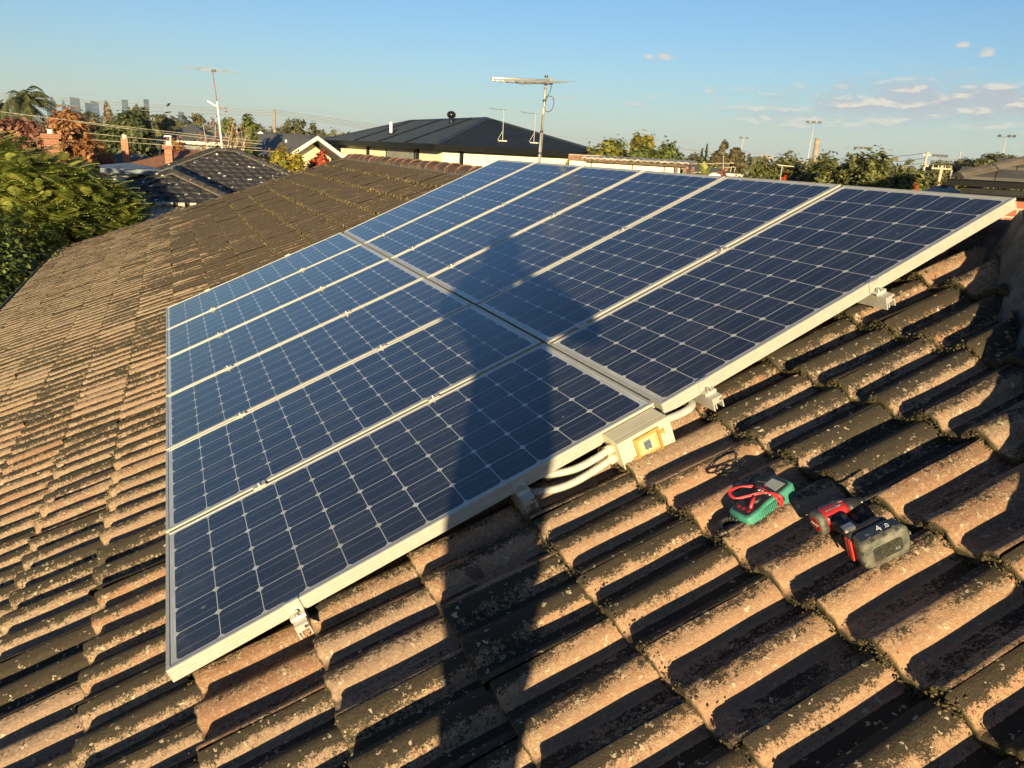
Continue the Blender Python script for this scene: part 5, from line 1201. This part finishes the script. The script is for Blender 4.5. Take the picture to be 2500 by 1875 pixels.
cream_shed()
t = thing('brown_fascia_shed', 'low shed with brown timber fascia between the black roof and the cream shed', 'shed', frame_at(1470, 21, -.1)); H = zz(1470, 385, 21)
MB().box((-.85, .1, 0), (.60, 3, H - .1)).build('wall', CREAMW, t); MB().box((-.88, 0, H - .1), (.62, .06, H + .03)).build('fascia', mat('brown_timber', (.17, .09, .055), .8, .3, 8), t); MB().box((-.88, .063, H - .02), (.62, 3.1, H + .05)).build('roof', mat('grey_old_sheet', (.26, .24, .21), .7), t)
t = thing('white_wall', 'low white garden wall behind the banana plant', 'wall', frame_at(1718, 21.5)); H = zz(1718, 424, 21.5); MB().box((-.42, 0, 0), (.42, .16, H - .04)).build('wall_body', WHITEW, t); MB().box((-.45, -.03, H - .04), (.45, .19, H)).build('coping', WHITEW, t)

def brick_house():
    px, d = 2338, 9.6; t = thing('brick_house', 'red brick house with grey tiled roof and black gutter at the right edge', 'house', frame_at(px, d, -.05)); ze = at(2345, 440, 9.6).z
    MB().box((.25, .36, 0), (8, 7.4, ze - .142)).build('wall', BRICK_RED, t)
    a = (4.0, 4.0, ze + 1.42); P_ = [(0, 0, ze), (8.5, 0, ze), (8.5, 8, ze), (0, 8, ze)]; c = (4.5, 4, ze + 1.42)
    b = MB(); b.add(P_ + [a, c], [(0, 1, 5, 4), (1, 2, 5), (2, 3, 4, 5), (3, 0, 4), (3, 2, 1, 0)]); rf = b.build('roof', GREYT, t)
    FLAT = mat('flat_concrete_tile', (.080, .073, .070), .75, .22, 1.6, 0, .3, 60); tl = MB()
    def flat(p0, p1, q1, q0):
        p0, p1, q1, q0 = map(Vector, (p0, p1, q1, q0)); ex_ = (p1 - p0).normalized(); up_ = (q0 - p0) - ex_ * (q0 - p0).dot(ex_); H = up_.length; ey_ = up_ / H; n_ = ex_.cross(ey_); L = (p1 - p0).length; a0 = (q0 - p0).dot(ex_); a1 = (q1 - p0).dot(ex_); rg = random.Random(3)
        for r_ in range(int(H / .33) + 1):
            y0_ = r_ * .33; y1_ = min(H, y0_ + .38); f = y0_ / H; xl, xr = a0 * f, L + (a1 - L) * f; x = xl - ((xl - (r_ % 2) * .17) % .34)
            while x < xr:
                w0, w1 = max(x, xl), min(x + .332, xr); j = rg.uniform(0, .006)
                if w1 - w0 > .03: tl.add([p0 + ex_ * xx + ey_ * yy + n_ * hh for xx, yy, hh in ((w0, y0_, .045 + j), (w1, y0_, .045 + j), (w1, y1_, .018), (w0, y1_, .018), (w0, y0_, .015), (w1, y0_, .015))], [(0, 1, 2, 3), (4, 5, 1, 0)])
                x += .34
    flat(P_[0], P_[1], c, a); flat(P_[3], P_[0], a, a); tl.build('roof_tiling', FLAT, rf)
    b = MB()
    for p, q in ((P_[0], a), (a, c)):
        p, q = Vector(p), Vector(q); n = int((q - p).length / .4)
        for i in range(n): strip(b, p.lerp(q, i / n) + Vector((0, 0, .008)), p.lerp(q, (i + .98) / n), .10, .04, .042)
    b.build('hip_capping', mat('brown_cap', (.085, .07, .06), .8), rf)
    GB = mat('black_gutter', (.007, .007, .0075), .5, spec=.2); g = MB()
    g.prism([(0, ze - .055), (-.08, ze - .055), (-.09, ze + .0), (-.075, ze + .012), (-.066, ze - .043), (0, ze - .043)], -.09, 8.5, 'x'); g.box((-.09, 0, ze - .055), (-.004, 8, ze + .008))
    g.build('gutter', GB, t)
    e = MB(); e.box((.08, .03, ze - .125), (8.4, .06, ze - .068)); e.box((.08, .064, ze - .138), (8.4, .36, ze - .128)); e.box((.05, .03, ze - .125), (.078, 7.9, ze - .068)); e.build('fascia', mat('charcoal_fascia', (.010, .010, .0105), .6, spec=.2), t)
    MB().box((.255, .33, ze - .185), (.285, .357, ze - .150)).build('vent', WHITEW, t)
brick_house()
t = thing('grey_marquee', 'peaked top of a grey garden marquee just above the array edge', 'marquee', frame_at(2310, 14.5)); H = zz(2310, 456, 14.5)
b = MB(); q = 1.3; zz_ = H - .55; b.add([(-q, 0, zz_), (q, 0, zz_), (q, 2 * q, zz_), (-q, 2 * q, zz_), (-.1, q, H), (.1, q, H)], [(0, 1, 5, 4), (1, 2, 5), (2, 3, 4, 5), (3, 0, 4), (3, 2, 1, 0)]); b.build('canopy', mat('grey_canvas', (.34, .32, .30), .9), t)
MB().box((-.05, q - .1, H - .1), (.05, q + .1, H + .02)).build('peak_cap', mat('black_plastic', (.02, .02, .022), .5), t)
for x in (-q + .05, q - .05):
    for y_ in (.05, 2 * q - .05): MB().cyl((x, y_, 0), (x, y_, zz_), .03, n=8).build('leg', GALV, t)

# ================================================================== POLES, LIGHTS, STACK, SKYSCRAPERS, WIRES
WHP = mat('white_pole', (.36, .345, .31), .5, .05); WOODP = mat('pole_timber', (.33, .22, .15), .9, .2, 3)
def pole(name, label, cat, top, foot_px, d, r0, r1, m, group=None):
    p1 = at(top[0], top[1], d); base = grd(foot_px, d); t = thing(name, label, cat, base, group); q = p1 - base; MB().cyl((0, 0, 0), q, r0, r1, 10).build('pole', m, t, True); return t, q, Matrix.Rotation(-bear(top[0]), 4, 'Z')
def floodlight(label, px, py, foot, d, heads, sp, hid=False):
    t, q, rz = pole('floodlight', label, 'floodlight', (px, py), foot, d,   .20 * d / 250, .11 * d / 250, WHP, 'oval floodlights'); b = MB(); k = d / 250
    b.box((heads[0] * k, -.08, -.10), (heads[-1] * k, .08, .0), Matrix.Translation(q) @ rz); b.build('crossbar', mat('lamp_black', (.03, .03, .03), .5), t)
    for h in heads: MB().box((h * k - sp * k * .85, -.4, -.1), (h * k + sp * k * .85, .4, .5 * k), Matrix.Translation(q) @ rz).build('lamp_head', mat('lamp_black', (.03, .03, .03), .5), t)
floodlight('shortest floodlight pole, behind the two-headed gum tree', 1816, 338, 1793, 260, (-.9, .9), .5)
floodlight('tall floodlight mast left of the brick stack', 1988, 300, 1966, 250, (-1.8, -.2, 1.4), .6)
floodlight('distant floodlight with one wide head just above the olive garden trees', 2107, 363, 2100, 330, (-1.9, -.6, .6, 1.9), .62)
floodlight('distant floodlight with one wide head above the wooden crossarm pole', 2294, 382, 2288, 340, (-1.5, -.5, .5, 1.5), .55)
floodlight('tall floodlight mast above the right-hand gum trees', 2457, 334, 2436, 250, (-1.6, .6, 1.7), .5)
t = thing('lattice_mast', 'thin grey mast on the horizon right of the distant floodlight', 'mast', grd(2335, 420)); MB().cyl((0, 0, 0), at(2345, 369, 420) - grd(2335, 420), .75, .35, 6).build('mast', mat('thin_grey', (.25, .23, .22), .6), t)
t = thing('brick_stack', 'tall brick chimney stack on the horizon with a pinkish top', 'chimney', grd(1987, 420)); top = at(1996, 337, 420) - grd(1987, 420)
MB().cyl((0, 0, 0), top, 1.9, 1.05, 14).build('shaft', mat('stack_brick', (.25, .19, .155), .9, .1, 1), t, True); MB().cyl(top * .86, top * .93, 1.28, 1.2, 14).build('painted_band', mat('stack_pink', (.36, .23, .19), .9, .1, 1), t, True); MB().cyl(top * .985, top, 1.25, 1.2, 14).build('rim', mat('stack_brick', (.25, .19, .155), .9), t, True)
def power_pole(label, top, foot, d, m, arms, r=.10):
    t, q, rz = pole('power_pole', label, 'power pole', top, foot, d, r, r * .7, m)
    for dz_, w_ in arms:
        c = Matrix.Translation(q + Vector((0, 0, dz_))) @ rz; MB().box((-w_, -.05, -.045), (w_, .05, .045), c).build('crossarm', m, t)
        for x in (-.9, -.35, .35, .9): MB().cyl(c @ Vector((x * w_, 0, .045)), c @ Vector((x * w_, 0, .24)), .035, .02, 8).build('insulator', WHP2, t)
power_pole('wooden power pole with white tip on the skyline left of the black roof', (669, 268), 672, 62, mat('grey_timber', (.25, .18, .13), .9, .2, 3), (), .14)
power_pole('short power pole with white crossarm above the hedge trees', (1873, 380), 1868, 62, WOODP, ((-.15, .42),))
power_pole('tall leaning pale power pole with yellow base right of the garden trees', (2265, 370), 2246, 66, WHP, ((-.25, .26), (-1.0, .24)), .12)
power_pole('wooden power pole with broad crossarm before the right-hand gums', (2300, 404), 2294, 60, mat('pale_pole_timber', (.48, .36, .24), .9), ((-.2, .58),), .13)
power_pole('slim leaning power pole in front of the right-hand gums', (2324, 415), 2319, 62, WHP, (), .08)
power_pole('grey street pole with pale lamp among the autumn leaves at left', (163, 266), 170, 60, mat('grey_pole', (.34, .30, .25), .8), (), .16)
t, q, rz = pole('roof_aerial', 'thin aerial with flat T-shaped head against the olive garden trees', 'aerial', (1910, 404), 1902, 18.5, .014, .012, WHP2); MB().tube([q + rz @ Vector((-.11, 0, .01)), q, q + rz @ Vector((.24, 0, -.01))], .010, 6).build('crossbar', GALV, t)
BLUEG = mat('tower_blue', (.010, .026, .055), .5, .15, .02, spec=.1); PALEG = mat('tower_pale', (.030, .048, .078), .6, .1, .02, spec=.1)
def tower(label, x0, x1, y0_, m, extra=None, tilt=0, d=2700):
    px = (x0 + x1) / 2; H = at(px, y0_, d).z; w_ = (x1 - x0) / F_PX * d / 2; t = thing('skyscraper', label, 'skyscraper', frame_at(px, d), 'skyscrapers of the distant city')
    b = MB(); b.add([(-w_, 0, 0), (w_, 0, 0), (w_, w_ * 1.6, 0), (-w_, w_ * 1.6, 0), (-w_, 0, H), (w_, 0, H - tilt), (w_, w_ * 1.6, H - tilt), (-w_, w_ * 1.6, H)], [(0, 3, 2, 1), (4, 5, 6, 7), (0, 1, 5, 4), (1, 2, 6, 5), (2, 3, 7, 6), (3, 0, 4, 7)]); b.build('tower_body', m, t)
    f = MB(); nfl = 12
    for i in range(1, nfl): z = H * i / nfl - tilt * .5; f.box((-w_ - .25, -.5, z - .6), (w_ + .25, -.05, z + .6))
    f.build('floor_band', PALEG if m is BLUEG else BLUEG, t)
    e = MB(); e.box((w_ * .55, -.9, 0), (w_ * .72, -.06, H - tilt * .95)); e.build('corner_strip', PALEG, t)
    if extra == 'spire': MB().add([(-w_ * .7, 0, H), (w_ * .7, 0, H), (w_ * .7, w_, H), (-w_ * .7, w_, H), (0, w_ / 2, H + 14)], [(0, 1, 4), (1, 2, 4), (2, 3, 4), (3, 0, 4)]).build('spire', m, t)
    return t
tower('skyscraper with pointed top just right of the palm', 129, 141, 247, BLUEG, 'spire')
tower('squat grey skyscraper beside the pointed one', 121, 130, 248, PALEG)
tower('low slim skyscraper between the pointed one and the tallest', 158, 166, 254, PALEG, 'spire')
tower('tallest broad skyscraper of the distant city, with sloping top', 181, 199, 238, PALEG, None, 2)
tower('dark blue skyscraper, left of the close pair', 216, 231, 250, BLUEG, None, 2)
tower('blue and white skyscraper, right of the close pair', 230, 245, 247, PALEG, None, 3)
tower('slim pale skyscraper standing alone left of the round-headed gums', 305, 317, 244, PALEG)
tower('slim blue skyscraper behind the round-headed gum trees', 358, 368, 243, BLUEG)
tower('short isolated skyscraper in the middle of the left skyline', 440, 452, 273, BLUEG)
tower('long low pale block at the feet of the close skyscraper pair', 200, 250, 282, PALEG)
WIRE = mat('wire', (.20, .19, .17), .6); WIREL = mat('pale_wire', (.34, .30, .22), .5)  # second wire colour is paler and warmer, for the service cables
def wires(label, runs, r, m=WIRE):
    t = thing('power_lines', label, 'power lines', at(*runs[0][0]))
    o_ = at(*runs[0][0])
    for run in runs:
        a, b_ = at(*run[0]) - o_, at(*run[1]) - o_; sag = run[2] if len(run) > 2 else .01; L = (b_ - a).length
        pts = [a.lerp(b_, i / 24) - Vector((0, 0, sag * L * 4 * (i / 24) * (1 - i / 24))) for i in range(25)]; MB().tube(pts, r, 5).build('wire', m, t)
wires('thick pale service cables slanting across the evergreen and slim chimneys', [((-60, 265, 29), (640, 345, 31), .004), ((180, 297, 30), (640, 352, 31), .004), ((205, 324, 30), (640, 362, 31), .004), ((225, 341, 30), (720, 372, 32), .004)], .009, WIREL)
wires('thin power lines crossing the sky in front of the distant skyscrapers', [((-60, 222, 60), (669, 270, 62), .008), ((-60, 228, 60), (669, 276, 62), .008), ((100, 252, 60), (669, 282, 62), .008)], .016)
wires('thin power lines from the wooden pole over the black roof', [((669, 268, 62), (1250, 337, 75), .010), ((669, 273, 62), (1250, 345, 75), .010), ((669, 278, 62), (1250, 351, 75), .010)], .017)
wires('pale cables running level past the gum trees to the cream gable', [((480, 318, 52), (810, 334, 56), .003), ((600, 322, 52), (810, 336, 56), .003)], .016, WIREL)
wires('thin power lines behind the aerial and the yellow-green tree', [((1330, 330, 75), (1460, 340, 78), .004), ((1610, 356, 75), (1873, 386, 66), .004), ((1815, 374, 62), (1868, 374, 62), .002)], .017)
wires('pale service cable above the banana plant', [((1685, 400, 30), (1792, 398, 30), .004), ((1745, 409, 30), (1795, 408, 30), .002)], .014, WIREL)
wires('fan of thin power lines at the tall leaning pole', [((2185, 382, 70), (2262, 373, 66), .006), ((2185, 395, 70), (2260, 386, 66), .006), ((2170, 406, 70), (2258, 398, 66), .004), ((2262, 377, 66), (2350, 392, 72), .006), ((2260, 388, 66), (2325, 398, 70), .006), ((2180, 406, 70), (2290, 400, 70), .002), ((2190, 420, 70), (2260, 418, 66), .002), ((2175, 433, 70), (2250, 433, 66), .002)], .017)

# ================================================================== AIR
b = MB(); b.box((-3600, -3600, -1), (3600, 3600, 165)); hz = b.build('haze', None); hz['kind'] = 'stuff'
M = bpy.data.materials.new('haze'); M.use_nodes = True; k = NT(M.node_tree)
pv = k.n('ShaderNodeVolumePrincipled', i_Density=HAZE); pv.inputs['Color'].default_value = (.62, .77, 1.0, 1); pv.inputs['Anisotropy'].default_value = 0.0
k.n('ShaderNodeOutputMaterial', i_Volume=pv); hz.data.materials.append(M); M.cycles.homogeneous_volume = True
